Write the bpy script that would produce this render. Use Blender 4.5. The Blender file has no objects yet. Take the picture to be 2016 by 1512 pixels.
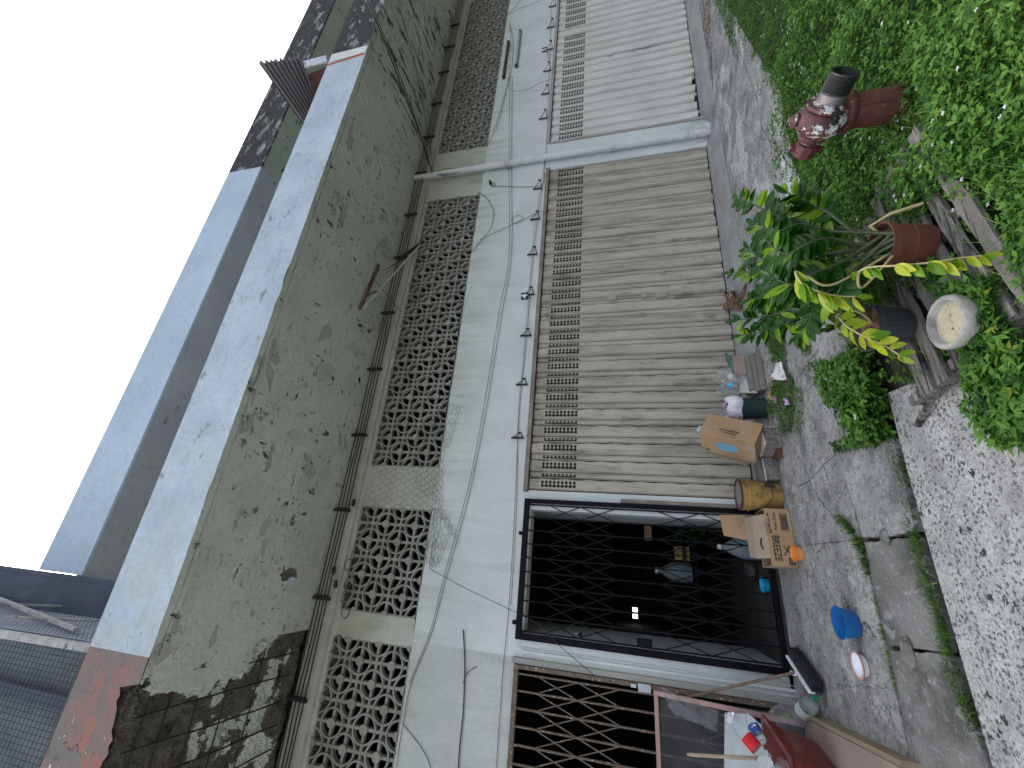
import bpy, bmesh, math, random
import numpy as np
from mathutils import noise as mnoise
from mathutils import Vector, Matrix, Euler
random.seed(7); rng = np.random.default_rng(7)
S = bpy.context.scene
COL = S.collection
R_ = math.radians
# ---------------------------------------------------------------- camera
# camera at the origin, 1.5 m up; x runs along the shop fronts, y into them.  The photo was taken with the phone turned on its side.
FPX = 829.2165
RM = np.array([[0.91698307, 0.08327655, 0.39013724],
               [-0.39841387, 0.24072082, 0.8850536],
               [-0.02020995, -0.96701525, 0.25391545]])
CAM = np.array([0, 0, 1.5])
cd = bpy.data.cameras.new('camera'); cam = bpy.data.objects.new('camera', cd); COL.objects.link(cam)
cd.sensor_width = 36; cd.lens = 36 * FPX / 2016; cd.clip_start = .02; cd.clip_end = 2000
m = Matrix.Identity(4)
for i in range(3):
    m[i][0] = RM[i, 1]; m[i][1] = RM[i, 0]; m[i][2] = -RM[i, 2]; m[i][3] = CAM[i]
cam.matrix_world = m
S.camera = cam
# ---------------------------------------------------------------- sky, sun, exposure
W = bpy.data.worlds.new('World'); S.world = W; W.use_nodes = True
wn = W.node_tree; bg = wn.nodes['Background']
sky = wn.nodes.new('ShaderNodeTexSky'); sky.sky_type = 'NISHITA'; sky.sun_disc = False
SUN_EL, SUN_AZ = 66, -12
sky.sun_elevation = R_(SUN_EL); sky.sun_rotation = R_(SUN_AZ); sky.dust_density = 6; sky.air_density = 1.2; sky.ozone_density = 1
hs = wn.nodes.new('ShaderNodeHueSaturation'); hs.inputs['Saturation'].default_value = .42
wn.links.new(sky.outputs[0], hs.inputs['Color']); wn.links.new(hs.outputs[0], bg.inputs[0])
bg.inputs[1].default_value = .15
sl = bpy.data.lights.new('sun', 'SUN'); sl.energy = .9; sl.angle = R_(35); sl.color = (1, .96, .9)
so = bpy.data.objects.new('sun', sl); COL.objects.link(so)
so.rotation_euler = (R_(90 - SUN_EL), 0, R_(180 - SUN_AZ + 0))
S.view_settings.view_transform = 'Standard'; S.view_settings.look = 'None'
S.view_settings.exposure = 1.75; S.view_settings.gamma = 1
S.render.engine = 'CYCLES'

# ---------------------------------------------------------------- pixel -> place on a real plane
def ray(px, py): return RM @ np.array([(1512 - py) - 756, px - 1008., FPX])
def PY(px, py, y): d = ray(px, py); return Vector(CAM + (y - CAM[1]) / d[1] * d)
def PZ(px, py, z=0.): d = ray(px, py); return Vector(CAM + (z - CAM[2]) / d[2] * d)

# ---------------------------------------------------------------- objects
def tag(o, label=None, cat=None, group=None, kind=None):
    if label: o['label'] = label
    if cat: o['category'] = cat
    if group: o['group'] = group
    if kind: o['kind'] = kind
    return o
def thing(name, loc, label, cat, group=None, rot=(0, 0, 0), scale=1):
    o = bpy.data.objects.new(name, None); COL.objects.link(o); o.empty_display_size = .1
    o.location = loc; o.rotation_euler = rot; o.scale = (scale,) * 3
    return tag(o, label, cat, group)
def copy_thing(o, loc=None, rot=None, parent=None, label=None):
    c = o.copy(); COL.objects.link(c)
    if parent: c.parent = parent
    if loc is not None: c.location = loc
    if rot is not None: c.rotation_euler = rot
    if label: c['label'] = label
    for ch in list(o.children): copy_thing(ch, parent=c)
    return c
class MB:
    def __init__(s): s.v = []; s.f = []; s.m = []; s.mi = 0
    def add(s, vs, fs):
        b = len(s.v); s.v += [tuple(v) for v in vs]
        for f in fs: s.f.append([b + i for i in f]); s.m.append(s.mi)
        return s
    def box(s, x0, y0, z0, x1, y1, z1):
        v = [(x0,y0,z0),(x1,y0,z0),(x1,y1,z0),(x0,y1,z0),(x0,y0,z1),(x1,y0,z1),(x1,y1,z1),(x0,y1,z1)]
        return s.add(v, [(0,3,2,1),(4,5,6,7),(0,1,5,4),(1,2,6,5),(2,3,7,6),(3,0,4,7)])
    def bar(s, a, b, w, h=None, up=(0, 0, 1)):
        a, b = Vector(a), Vector(b); d = (b - a).normalized(); u = Vector(up)
        if abs(d.dot(u)) > .95: u = Vector((0, 1, 0))
        r = d.cross(u).normalized() * w / 2; u = r.cross(d).normalized() * (h or w) / 2
        v = [a - r - u, a + r - u, a + r + u, a - r + u, b - r - u, b + r - u, b + r + u, b - r + u]
        return s.add(v, [(0,3,2,1),(4,5,6,7),(0,1,5,4),(1,2,6,5),(2,3,7,6),(3,0,4,7)])
    def tube(s, pts, r, n=6, cap=True):
        pts = [Vector(p) for p in pts]; k = len(pts); rr = r if isinstance(r, (list, tuple)) else [r] * k
        b = len(s.v); prev = None
        for i, p in enumerate(pts):
            d = (pts[min(i + 1, k - 1)] - pts[max(i - 1, 0)]).normalized()
            if prev is None:
                u = Vector((0, 0, 1)) if abs(d.z) < .9 else Vector((1, 0, 0)); u = (u - d * u.dot(d)).normalized()
            else:
                u = (prev - d * prev.dot(d)); u = u.normalized() if u.length > 1e-6 else prev
            prev = u; w = d.cross(u)
            for j in range(n):
                a = 2 * math.pi * j / n; s.v.append(tuple(p + (u * math.cos(a) + w * math.sin(a)) * rr[i]))
        for i in range(k - 1):
            for j in range(n):
                q = (j + 1) % n; s.f.append([b+i*n+j, b+i*n+q, b+(i+1)*n+q, b+(i+1)*n+j]); s.m.append(s.mi)
        if cap:
            s.f.append([b + j for j in range(n)][::-1]); s.m.append(s.mi)
            s.f.append([b + (k-1)*n + j for j in range(n)]); s.m.append(s.mi)
        return s
    def lathe(s, prof, n=24, axis=((0, 0, 0), (0, 0, 1)), wob=0):
        o = Vector(axis[0]); d = Vector(axis[1]).normalized()
        u = Vector((1, 0, 0)) if abs(d.x) < .9 else Vector((0, 1, 0)); u = (u - d * u.dot(d)).normalized(); w = d.cross(u)
        b = len(s.v); k = len(prof)
        for r, h in prof:
            for j in range(n):
                a = 2 * math.pi * j / n; q = r * (1 + wob * random.uniform(-1, 1))
                s.v.append(tuple(o + d * h + (u * math.cos(a) + w * math.sin(a)) * q))
        for i in range(k - 1):
            for j in range(n):
                q = (j + 1) % n; s.f.append([b+i*n+j, b+i*n+q, b+(i+1)*n+q, b+(i+1)*n+j]); s.m.append(s.mi)
        return s
    def prism(s, poly, z0, z1, jit=0):
        n = len(poly); b = len(s.v)
        for x, y in poly: s.v.append((x, y, z0))
        for x, y in poly: s.v.append((x, y, z1 + random.uniform(-jit, jit)))
        s.f.append([b + n + i for i in range(n)]); s.m.append(s.mi)
        s.f.append([b + i for i in range(n)][::-1]); s.m.append(s.mi)
        for i in range(n):
            q = (i + 1) % n; s.f.append([b+i, b+q, b+n+q, b+n+i]); s.m.append(s.mi)
        return s
    def grid(s, fn, nu, nv):
        b = len(s.v)
        for i in range(nu + 1):
            for j in range(nv + 1): s.v.append(tuple(fn(i / nu, j / nv)))
        for i in range(nu):
            for j in range(nv):
                a = b + i * (nv + 1) + j; s.f.append([a, a + nv + 1, a + nv + 2, a + 1]); s.m.append(s.mi)
        return s
    def build(s, name, mats, parent=None, smooth=False, world=True, bevel=0, label=None):
        me = bpy.data.meshes.new(name)
        vs = s.v
        if parent is not None and world:
            L = parent.location if parent.parent is None else parent.parent.location + parent.location
            vs = [(v[0] - L[0], v[1] - L[1], v[2] - L[2]) for v in s.v]
        me.from_pydata(vs, [], s.f)
        if not isinstance(mats, (list, tuple)): mats = [mats]
        for mt in mats: me.materials.append(mt)
        me.polygons.foreach_set('material_index', s.m)
        if smooth: me.polygons.foreach_set('use_smooth', [True] * len(s.f))
        me.update()
        o = bpy.data.objects.new(name, me); COL.objects.link(o)
        if parent is not None: o.parent = parent
        if bevel:
            md = o.modifiers.new('bevel', 'BEVEL'); md.width = bevel; md.segments = 2; md.limit_method = 'ANGLE'
        if smooth:
            try:
                me.set_sharp_from_angle(angle=R_(38))
            except Exception: pass
        if label: o['label'] = label
        return o
def text(body, size, parent, loc, rot, mat, name='lettering', sx=1, bold=0):
    cu = bpy.data.curves.new(name, 'FONT'); cu.body = body; cu.size = size; cu.align_x = 'CENTER'; cu.align_y = 'CENTER'
    cu.extrude = .0006; cu.offset = bold
    t = bpy.data.objects.new('tmp', cu); COL.objects.link(t)
    bpy.context.view_layer.update()
    me = bpy.data.meshes.new_from_object(t.evaluated_get(bpy.context.evaluated_depsgraph_get()))
    bpy.data.objects.remove(t)
    me.materials.clear(); me.materials.append(mat)
    o = bpy.data.objects.new(name, me); COL.objects.link(o); o.parent = parent
    o.location = loc; o.rotation_euler = rot; o.scale = (sx, 1, 1)
    return o

# ---------------------------------------------------------------- materials
def pm(name, base, alt=None, s=3., stains=(), rough=.85, rr=.1, bump=.25, bs=60., metal=0., coord='Object', mixc=(.35, .65),
       trans=0., alpha=None, ior=1.45, fine=.12, spec=.5, sss=0., bdist=.01):
    mt = bpy.data.materials.new(name); mt.use_nodes = True; nt = mt.node_tree; N = nt.nodes; L = nt.links
    b = N['Principled BSDF']
    if coord == 'Position':
        co = N.new('ShaderNodeNewGeometry').outputs['Position']
    else:
        co = N.new('ShaderNodeTexCoord').outputs[coord]
    def noise(sc, det=6, rg=.6, off=0):
        n = N.new('ShaderNodeTexNoise'); n.inputs['Detail'].default_value = det; n.inputs['Roughness'].default_value = rg
        mp = N.new('ShaderNodeMapping'); mp.inputs['Location'].default_value = (off, off * 1.7, off * .6)
        mp.inputs['Scale'].default_value = sc if isinstance(sc, tuple) else (sc,) * 3
        n.inputs['Scale'].default_value = 1
        L.new(co, mp.inputs[0]); L.new(mp.outputs[0], n.inputs['Vector']); return n.outputs[0], mp.outputs[0]
    def ramp(v, a, c):
        r = N.new('ShaderNodeMapRange'); r.interpolation_type = 'SMOOTHSTEP'
        r.inputs[1].default_value = a; r.inputs[2].default_value = c; L.new(v, r.inputs[0]); return r.outputs[0]
    def mix(f, A, B):
        x = N.new('ShaderNodeMix'); x.data_type = 'RGBA'
        L.new(f, x.inputs[0])
        for i, c in ((6, A), (7, B)):
            if isinstance(c, tuple): x.inputs[i].default_value = (*c, 1)
            else: L.new(c, x.inputs[i])
        return x.outputs[2]
    def mul(a, c):
        x = N.new('ShaderNodeMath'); x.operation = 'MULTIPLY'
        for i, q in enumerate((a, c)):
            if isinstance(q, (int, float)): x.inputs[i].default_value = q
            else: L.new(q, x.inputs[i])
        return x.outputs[0]
    alt = alt or tuple(c * .82 for c in base)
    n0, _ = noise(s)
    c = mix(ramp(n0, *mixc), base, alt)
    hgt = None
    for k, st in enumerate(stains):
        st = dict(st); kind = st.get('kind', 'noise'); sc = st.get('s', 2.)
        if kind == 'noise':
            v, _ = noise(sc, st.get('det', 8), st.get('rg', .65), 3.1 * (k + 1))
            mk = ramp(v, *st['t'])
        else:
            vo = N.new('ShaderNodeTexVoronoi'); mp = N.new('ShaderNodeMapping')
            mp.inputs['Scale'].default_value = sc if isinstance(sc, tuple) else (sc,) * 3
            mp.inputs['Location'].default_value = (k * 2.3, k, k * 1.1)
            L.new(co, mp.inputs[0])
            wv = mp.outputs[0]
            if st.get('warp', .0):
                nz = N.new('ShaderNodeTexNoise'); nz.inputs['Scale'].default_value = st.get('ws', 1.5); nz.inputs['Detail'].default_value = 5
                L.new(wv, nz.inputs['Vector'])
                va = N.new('ShaderNodeVectorMath'); va.operation = 'SCALE'; va.inputs['Scale'].default_value = st['warp']; L.new(nz.outputs['Color'], va.inputs[0])
                vb = N.new('ShaderNodeVectorMath'); vb.operation = 'ADD'; L.new(wv, vb.inputs[0]); L.new(va.outputs[0], vb.inputs[1]); wv = vb.outputs[0]
            L.new(wv, vo.inputs['Vector']); vo.inputs['Scale'].default_value = 1
            if kind == 'crack': vo.feature = 'DISTANCE_TO_EDGE'
            mk = ramp(vo.outputs['Distance'], *st['t'])
        if 'gate' in st:
            ax, a, z = st['gate']
            sp = N.new('ShaderNodeSeparateXYZ'); L.new(co, sp.inputs[0])
            mk = mul(mk, ramp(sp.outputs['XYZ'.index(ax)], a, z))
        if 'gn' in st:     # only inside a noise patch
            v2, _ = noise(st['gn'][0], 4, .6, 9.7 + k); mk = mul(mk, ramp(v2, st['gn'][1], st['gn'][2]))
        if 'a' in st: mka = mul(mk, st['a'])
        else: mka = mk
        c = mix(mka, c, st['c'])
        if st.get('h'):
            hm = mul(mk, st['h'])
            if hgt is None: hgt = hm
            else:
                x = N.new('ShaderNodeMath'); x.operation = 'ADD'; L.new(hgt, x.inputs[0]); L.new(hm, x.inputs[1]); hgt = x.outputs[0]
    if fine:
        nf, _ = noise(bs * 1.3, 4, .7, 5)
        r = N.new('ShaderNodeMapRange'); L.new(nf, r.inputs[0]); r.inputs[1].default_value = .25; r.inputs[2].default_value = .75
        r.inputs[3].default_value = 1 - fine; r.inputs[4].default_value = 1 + fine
        x = N.new('ShaderNodeMix'); x.data_type = 'RGBA'; x.blend_type = 'MULTIPLY'; x.inputs[0].default_value = 1
        L.new(c, x.inputs[6]); cc = N.new('ShaderNodeCombineColor')
        for i in range(3): L.new(r.outputs[0], cc.inputs[i])
        L.new(cc.outputs[0], x.inputs[7]); c = x.outputs[2]
    L.new(c, b.inputs['Base Color'])
    nr, _ = noise(s * 2.3 if not isinstance(s, tuple) else s, 4, .6, 2.2)
    r = N.new('ShaderNodeMapRange'); L.new(nr, r.inputs[0]); r.inputs[3].default_value = rough - rr; r.inputs[4].default_value = min(1, rough + rr)
    L.new(r.outputs[0], b.inputs['Roughness'])
    if bump:
        nb, _ = noise(bs, 6, .7, 1.3)
        v = nb
        if hgt is not None:
            x = N.new('ShaderNodeMath'); x.operation = 'ADD'; L.new(nb, x.inputs[0]); L.new(hgt, x.inputs[1]); v = x.outputs[0]
        bp = N.new('ShaderNodeBump'); bp.inputs['Strength'].default_value = bump; bp.inputs['Distance'].default_value = bdist
        L.new(v, bp.inputs['Height']); L.new(bp.outputs[0], b.inputs['Normal'])
    b.inputs['Metallic'].default_value = metal; b.inputs['IOR'].default_value = ior
    b.inputs['Specular IOR Level'].default_value = spec
    if trans: b.inputs['Transmission Weight'].default_value = trans
    if alpha is not None: b.inputs['Alpha'].default_value = alpha
    if sss:
        # thin leaf: part of the light passes through
        tr = N.new('ShaderNodeBsdfTranslucent'); L.new(c, tr.inputs[0]); ms = N.new('ShaderNodeMixShader'); ms.inputs[0].default_value = sss
        L.new(b.outputs[0], ms.inputs[1]); L.new(tr.outputs[0], ms.inputs[2]); L.new(ms.outputs[0], N['Material Output'].inputs[0])
    return mt
DK = (.02, .02, .018)
P = 'Position'
wall_m = pm('painted_wall', (.59, .635, .64), (.52, .565, .57), 1.3, [
    dict(c=(.42, .47, .46), s=(7, 7, .9), t=(.5, .75), a=.55), dict(c=(.30, .33, .30), s=(2.5, 2.5, 1.2), t=(.62, .8), a=.5),
    dict(c=(.12, .12, .11), s=22, t=(.72, .76), a=.7), dict(c=(.45, .49, .40), s=1.2, t=(.5, .7), gate=('Z', 3.2, 4.4), a=.7), dict(c=(.33, .35, .31), s=(9, 9, .7), t=(.46, .64), gate=('Z', 3.2, 3.95), a=.55), dict(c=(.3, .29, .26), s=(6, 6, 2), t=(.42, .6), gate=('Z', .7, 0), a=.8)], coord=P, bump=.2, bs=30)
wallL_m = pm('old_painted_wall', (.50, .53, .52), (.43, .46, .45), 1.6, [
    dict(c=(.34, .36, .34), s=(6, 6, 1), t=(.48, .7), a=.6), dict(c=(.16, .16, .15), s=26, t=(.68, .73), a=.7),
    dict(c=(.2, .2, .18), s=(3, 3, 5), t=(.66, .74), a=.6)], coord=P, bump=.3, bs=34)
upper_m = pm('shaded_green_stained_plaster', (.45, .475, .43), (.38, .40, .35), 2, [dict(c=(.29, .31, .23), s=(3, 3, 1.5), t=(.5, .72), a=.8),  # green staining, with canopy shade also darkened into the base colour
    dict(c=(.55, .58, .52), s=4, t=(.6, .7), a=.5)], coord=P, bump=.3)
screen_m = pm('cement_breeze_block', (.29, .30, .275), (.22, .225, .20), 4, [dict(c=(.16, .16, .13), s=9, t=(.52, .72), a=.7),
    dict(c=(.55, .56, .52), s=12, t=(.62, .7), a=.6)], coord=P, bump=.4, bs=80)
soffit_st = [
    dict(c=(.36, .375, .35), s=(1.6, 3.0, 1), t=(.60, .61), h=-.8, det=12), dict(c=(.50, .53, .51), s=(2.2, 2.0, 1), t=(.615, .622), h=.8, a=.6, det=12),
    dict(c=(.38, .41, .34), s=(.8, .8, 1), t=(.5, .7), a=.6),
    dict(c=DK, s=(7.0, 12, 1), t=(.60, .62), gn=(1.3, .55, .62), h=-.9, det=12, rg=.7), dict(c=(.05, .05, .045), s=(14, 6, 1), t=(.60, .63), gn=(1.8, .50, .58), h=-.6, det=10),
    dict(c=(.2, .2, .18), s=(5, 9, 1), t=(.62, .63), gn=(2.6, .5, .58), h=-.6, det=12)]
soffit_m = pm('peeling_soffit_paint', (.52, .565, .52), (.455, .50, .455), 1.4, soffit_st, coord=P, bump=.8, bs=14, bdist=.03)
soffitp_m = pm('lifted_grey_paint', (.44, .48, .45), (.38, .42, .39), 3, [dict(c=(.12, .12, .11), s=9, t=(.6, .66))], coord=P, bump=.5, bs=20)
soffitR_m = pm('mouldy_soffit_paint', (.47, .53, .45), (.41, .46, .39), 1.6, soffit_st + [dict(c=(.045, .05, .04), s=(8, 2.2, 1), t=(.53, .58), gn=(1.1, .40, .5), h=-.5, det=12)], coord=P, bump=.6, bs=14, bdist=.02)
def spalled():
    mt = pm('spalled_concrete', (.165, .15, .128), (.095, .088, .075), 5, [dict(c=(.27, .255, .225), s=9, t=(.55, .75), h=.6), dict(c=(.09, .045, .02), s=6, t=(.62, .72)),
        dict(c=(.02, .02, .02), s=4, t=(.6, .68), h=-.5)], coord=P, bump=1, bs=26, bdist=.05)
    return mt
spall_m = spalled()
fascia_m = pm('sky_tinted_fascia_paint', (.46, .55, .64), (.38, .465, .55), 1.8, [dict(c=(.36, .41, .46), s=(1.6, 1, 5), t=(.5, .75), a=.55),  # pale paint with blue light from the open sky mixed into its colour
    dict(c=(.2, .21, .22), s=(2.4, 1, 5.5), t=(.62, .64), gn=(3, .5, .6), a=.8, h=-.5, det=12), dict(kind='crack', c=(.25, .27, .28), s=(.9, 1, 2.2), t=(.011, .0), warp=.9, ws=3, gn=(2, .46, .54)),
    dict(c=(.42, .45, .42), s=3, t=(.4, .6), gate=('X', 1.6, -.9), a=.55)], coord=P, bump=.35, bs=16, bdist=.02)
mould_m = pm('black_mould_fascia', (.30, .32, .32), (.18, .19, .19), 2.2, [dict(c=(.022, .022, .026), s=(2.6, 1, 6), t=(.37, .47), h=-.3, det=12), dict(c=(.62, .64, .64), s=(6, 1, 12), t=(.63, .68), det=12),
    dict(c=(.10, .07, .06), s=3, t=(.6, .75), a=.6)], coord=P, bump=.5, bs=22, bdist=.02)
eave_m = pm('sky_tinted_eave_paint', (.44, .545, .67), (.38, .48, .60), 1, [dict(c=(.5, .56, .62), s=(1, 1, 6), t=(.55, .75), a=.4)], coord=P, bump=.15, bs=14)  # blue skylight on the eave is put into this paint colour
eaveso_m = pm('grey_eave_soffit', (.36, .38, .41), (.31, .33, .36), 1.5, [dict(c=(.12, .12, .12), s=(1.5, 3, 1), t=(.62, .64), gn=(5,.5,.6), h=-.4), dict(c=(.28, .29, .28), s=3, t=(.62, .7), a=.5)], coord=P, bump=.35, bs=14)
eavesoR_m = pm('green_eave_soffit', (.34, .39, .33), (.28, .32, .27), 1.5, [dict(c=(.05, .05, .045), s=(3, 6, 1), t=(.6, .66))], coord=P, bump=.35, bs=14)
red_m = pm('worn_red_fascia', (.27, .145, .125), (.20, .17, .155), 2.4, [dict(c=(.17, .16, .155), s=5, t=(.44, .6), h=-.2), dict(c=(.38, .13, .10), s=3.3, t=(.56, .68), a=.8), dict(c=(.10, .08, .07), s=(3, 1, 9), t=(.62, .72), h=-.4),
    dict(c=(.72, .74, .68), s=14, t=(.66, .68), gate=('X', -1.35, -1.6)), dict(kind='crack', c=(.06, .05, .05), s=3, t=(.015, .0), warp=.9, ws=3, gn=(3, .5, .6), h=-.6)], coord=P, bump=.6, bs=30, bdist=.02)
dark_m = pm('dark_interior', (.03, .03, .03), (.02, .02, .02), 3, coord=P, bump=0, fine=0)  # near-black colour stands in for the unlit depth of the rooms
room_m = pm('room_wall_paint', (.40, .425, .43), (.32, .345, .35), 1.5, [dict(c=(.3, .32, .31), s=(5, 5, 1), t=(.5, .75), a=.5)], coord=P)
darkf_m = pm('dark_room_floor', (.05, .046, .042), (.03, .028, .026), 4, coord=P, bump=.3)  # floor colour lowered to carry the dimness of the passage
slat_st = [dict(c=(.17, .155, .13), s=(9, 9, .9), t=(.46, .66), a=.7), dict(c=(.08, .072, .06), s=(5, 5, 1.3), t=(.56, .68), a=.7), dict(c=(.06, .055, .045), s=(40, 40, 3), t=(.6, .7), a=.45), dict(c=(.09, .085, .07), s=(2, 2, 4), t=(.45, .65), gate=('Z', 1.9, 2.7), a=.5), dict(c=(.46, .42, .34), s=(9, 9, 2.4), t=(.55, .7), a=.45),
           dict(c=(.10, .09, .07), s=(60, 60, 3), t=(.6, .74), a=.6)]
slat_m = pm('grimy_taupe_steel', (.42, .385, .32), (.35, .32, .265), (2.5, 2.5, 1.2), slat_st, rough=.6, coord=P, bump=.12, bs=50)
slatR_m = pm('pale_grey_steel', (.58, .58, .55), (.51, .51, .48), 1.4, [dict(c=(.33, .33, .3), s=(5, 5, 1.2), t=(.52, .74), a=.5), dict(c=(.3, .25, .18), s=(60, 60, 3), t=(.66, .76), a=.5),
    dict(c=(.44, .42, .32), s=3, t=(.4, .6), gate=('Z', .6, .1), a=.5)], rough=.6, coord=P, bump=.12, bs=50)
slot_m = pm('slot_shade_black', (.012, .012, .012), (.008, .008, .008), 3, bump=0, fine=0, coord=P)  # flat black plates on the slats stand in for darkness inside vent holes
rail_m = pm('rusty_brown_rail', (.24, .21, .19), (.16, .13, .11), 5, [dict(c=(.2, .1, .05), s=8, t=(.55, .7)), dict(c=(.4, .38, .35), s=12, t=(.62, .7))], rough=.7, coord=P)
blk_m = pm('black_gate_paint', (.005, .0055, .008), (.004, .004, .006), 4, spec=.12, rough=.5, coord=P, bump=.1)
rust_m = pm('flaking_rusty_iron', (.15, .13, .11), (.10, .08, .065), 14, [dict(c=(.16, .08, .04), s=20, t=(.5, .62)), dict(c=(.42, .39, .34), s=28, t=(.58, .66)), dict(c=(.04, .03, .03), s=24, t=(.64, .7))], rough=.8, coord=P, bump=.5)
jamb_m = pm('grey_timber_jamb', (.34, .34, .32), (.27, .27, .25), (3, 3, .6), [dict(c=(.1, .09, .08), s=30, t=(.68, .72)), dict(c=(.15, .12, .09), s=6, t=(.5, .7), gate=('Z', 1.1, .2))], coord=P)
white_m = pm('white_pvc_paint', (.60, .62, .64), (.52, .54, .56), 3, [dict(c=(.3, .31, .3), s=(14, 14, 5), t=(.62, .75), a=.6), dict(c=(.25, .25, .24), s=7, t=(.5, .7), gate=('Z', .9, .1))], rough=.5, coord=P, bump=.1)
cable_m = pm('black_cable', (.015, .015, .015), (.025, .025, .024), 6, rough=.55, bump=0, fine=0, coord=P)
wire_m = pm('grey_green_wire', (.05, .055, .05), (.08, .085, .08), 4, rough=.6, bump=0, fine=0, coord=P)
net_m = pm('dull_net_wire', (.07, .07, .06), (.11, .10, .08), 8, rough=.6, bump=0, fine=0, coord=P)
iron_m = pm('dark_iron', (.018, .017, .017), (.032, .026, .022), 9, rough=.7, coord=P, bump=.3)
# ground
conc_m = pm('worn_sidewalk_concrete', (.36, .352, .335), (.245, .24, .228), 2.5, [dict(c=(.12, .118, .11), s=3.2, t=(.46, .68), a=.8), dict(c=(.50, .495, .48), s=5, t=(.55, .68), a=.65), dict(c=(.56, .55, .53), s=(1.2, 2.5, 1), t=(.52, .62), a=.7, gate=('X', 1.5, 4)), dict(c=(.13, .128, .12), s=17, t=(.52, .62), a=.6), dict(c=(.52, .51, .49), s=30, t=(.58, .66), a=.6),
    dict(c=(.04, .04, .038), s=38, t=(.58, .64), a=.85, h=-.5), dict(c=(.6, .6, .58), s=55, t=(.66, .7), a=.7), dict(c=(.14, .13, .12), s=11, t=(.6, .66), a=.6),
    dict(kind='crack', c=(.05, .05, .045), s=(.55, .8, 1), t=(.006, .0), warp=.7, ws=2, h=-.5, gn=(1.1, .5, .6))], rough=.92, bump=.55, bs=42, coord=P, fine=.3, bdist=.015)
slab_m = pm('drain_slab_concrete', (.22, .214, .20), (.14, .137, .128), 2.8, [dict(c=(.07, .068, .062), s=3.5, t=(.45, .64), a=.8), dict(c=(.36, .355, .34), s=(14, 6, 6), t=(.57, .66), a=.6), dict(c=(.4, .39, .37), s=26, t=(.58, .66), a=.5),
    dict(c=(.05, .05, .045), s=45, t=(.62, .68), a=.8, h=-.4), dict(c=(.5, .5, .48), s=60, t=(.66, .7), a=.6)], rough=.92, bump=.55, bs=46, coord=P, fine=.3, bdist=.015)
slabl_m = pm('pale_drain_slab_concrete', (.36, .36, .35), (.26, .262, .255), 1.8, [dict(c=(.11, .11, .11), s=2.6, t=(.45, .62), a=.8), dict(c=(.5, .5, .49), s=6, t=(.57, .68), a=.6), dict(c=(.12, .12, .12), s=22, t=(.52, .62), a=.6), dict(c=(.5, .5, .49), s=36, t=(.57, .65), a=.6),
    dict(c=(.05, .05, .045), s=45, t=(.62, .68), a=.8, h=-.4)], rough=.92, bump=.55, bs=46, coord=P, fine=.3, bdist=.015)
road_m = pm('exposed_aggregate_concrete', (.50, .50, .48), (.38, .38, .37), 4, [dict(c=(.2, .2, .195), s=6, t=(.5, .64), a=.5),
    dict(c=(.25, .25, .245), s=2.2, t=(.5, .68), a=.6),
    dict(kind='vor', c=(.09, .09, .10), s=46, t=(.42, .33), warp=1.3, ws=3, gn=(8, .38, .48), h=-.3), dict(kind='vor', c=(.28, .275, .26), s=74, t=(.46, .36), warp=1.2, ws=3, a=.75, h=-.2),
    dict(kind='vor', c=(.035, .035, .04), s=14, t=(.26, .22), warp=1.1, ws=4, gn=(4, .5, .56), h=-.4), dict(c=(.66, .66, .64), s=40, t=(.6, .66), a=.5), dict(c=(.17, .165, .15), s=1.3, t=(.52, .7), a=.5)],
    rough=.88, bump=.6, bs=60, coord=P, fine=.22, bdist=.012)
ramp_m = pm('smooth_cement_ramp', (.29, .292, .288), (.22, .222, .22), (2.5, 5, 2), [dict(c=(.13, .13, .13), s=(1.5, 9, 2), t=(.55, .7), a=.6), dict(c=(.4, .41, .41), s=(8, 3, 3), t=(.62, .7), a=.5)], rough=.8, bump=.2, bs=30, coord=P)
bright_m = pm('bleached_curb_concrete', (.60, .60, .59), (.42, .42, .41), 3, [dict(c=(.2, .2, .2), s=5, t=(.56, .68), a=.8), dict(c=(.08, .08, .08), s=30, t=(.62, .68))], bump=.6, bs=40, coord=P, fine=.25, bdist=.015)
soil_m = pm('damp_soil', (.055, .045, .033), (.03, .027, .02), 8, [dict(c=(.05, .07, .02), s=9, t=(.5, .7))], bump=1, bs=40, coord=P, bdist=.03)
crack_m = pm('crack_dirt', (.025, .023, .02), (.04, .037, .03), 20, bump=0, coord=P)
def leafm(n, a, b, sss=.4, rough=.6, s=12, spec=.3): return pm(n, a, b, s, rough=rough, spec=spec, rr=.08, bump=0, fine=.1, bs=20, sss=sss, coord=P)
weed_ms = [leafm('weed_leaf_mid', (.085, .21, .03), (.055, .15, .022)), leafm('weed_leaf_light', (.15, .30, .05), (.11, .24, .04)), leafm('weed_leaf_dark', (.035, .11, .02), (.022, .07, .015)),
           leafm('weed_leaf_yellow', (.24, .30, .04), (.16, .22, .03)), pm('weed_flower', (.75, .74, .78), bump=0, fine=0), pm('dry_grass_stem', (.30, .33, .12), (.22, .22, .08), bump=0)]
zz_m = leafm('dark_glossy_leaf', (.015, .066, .005), (.008, .036, .004), .12, .28, 5, .2)
zzl_m = leafm('fresh_glossy_leaf', (.17, .29, .012), (.07, .17, .01), .3, .35, 6, .2)
zzy_m = leafm('yellowing_leaf', (.42, .46, .03), (.24, .34, .03), .3, .35, 9)
stem_m = pm('dark_green_stem', (.035, .06, .02), (.05, .06, .03), 12, rough=.5); stemy_m = pm('pale_yellow_stem', (.42, .38, .18), (.36, .3, .14), 12, rough=.5)
terra_m = pm('brown_plastic_pot', (.125, .043, .027), (.09, .032, .021), 5, [dict(c=(.3, .14, .09), s=9, t=(.6, .75), a=.5), dict(c=(.09, .04, .03), s=(2, 2, 6), t=(.6, .7), a=.6)], rough=.5, bump=.1)
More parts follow.
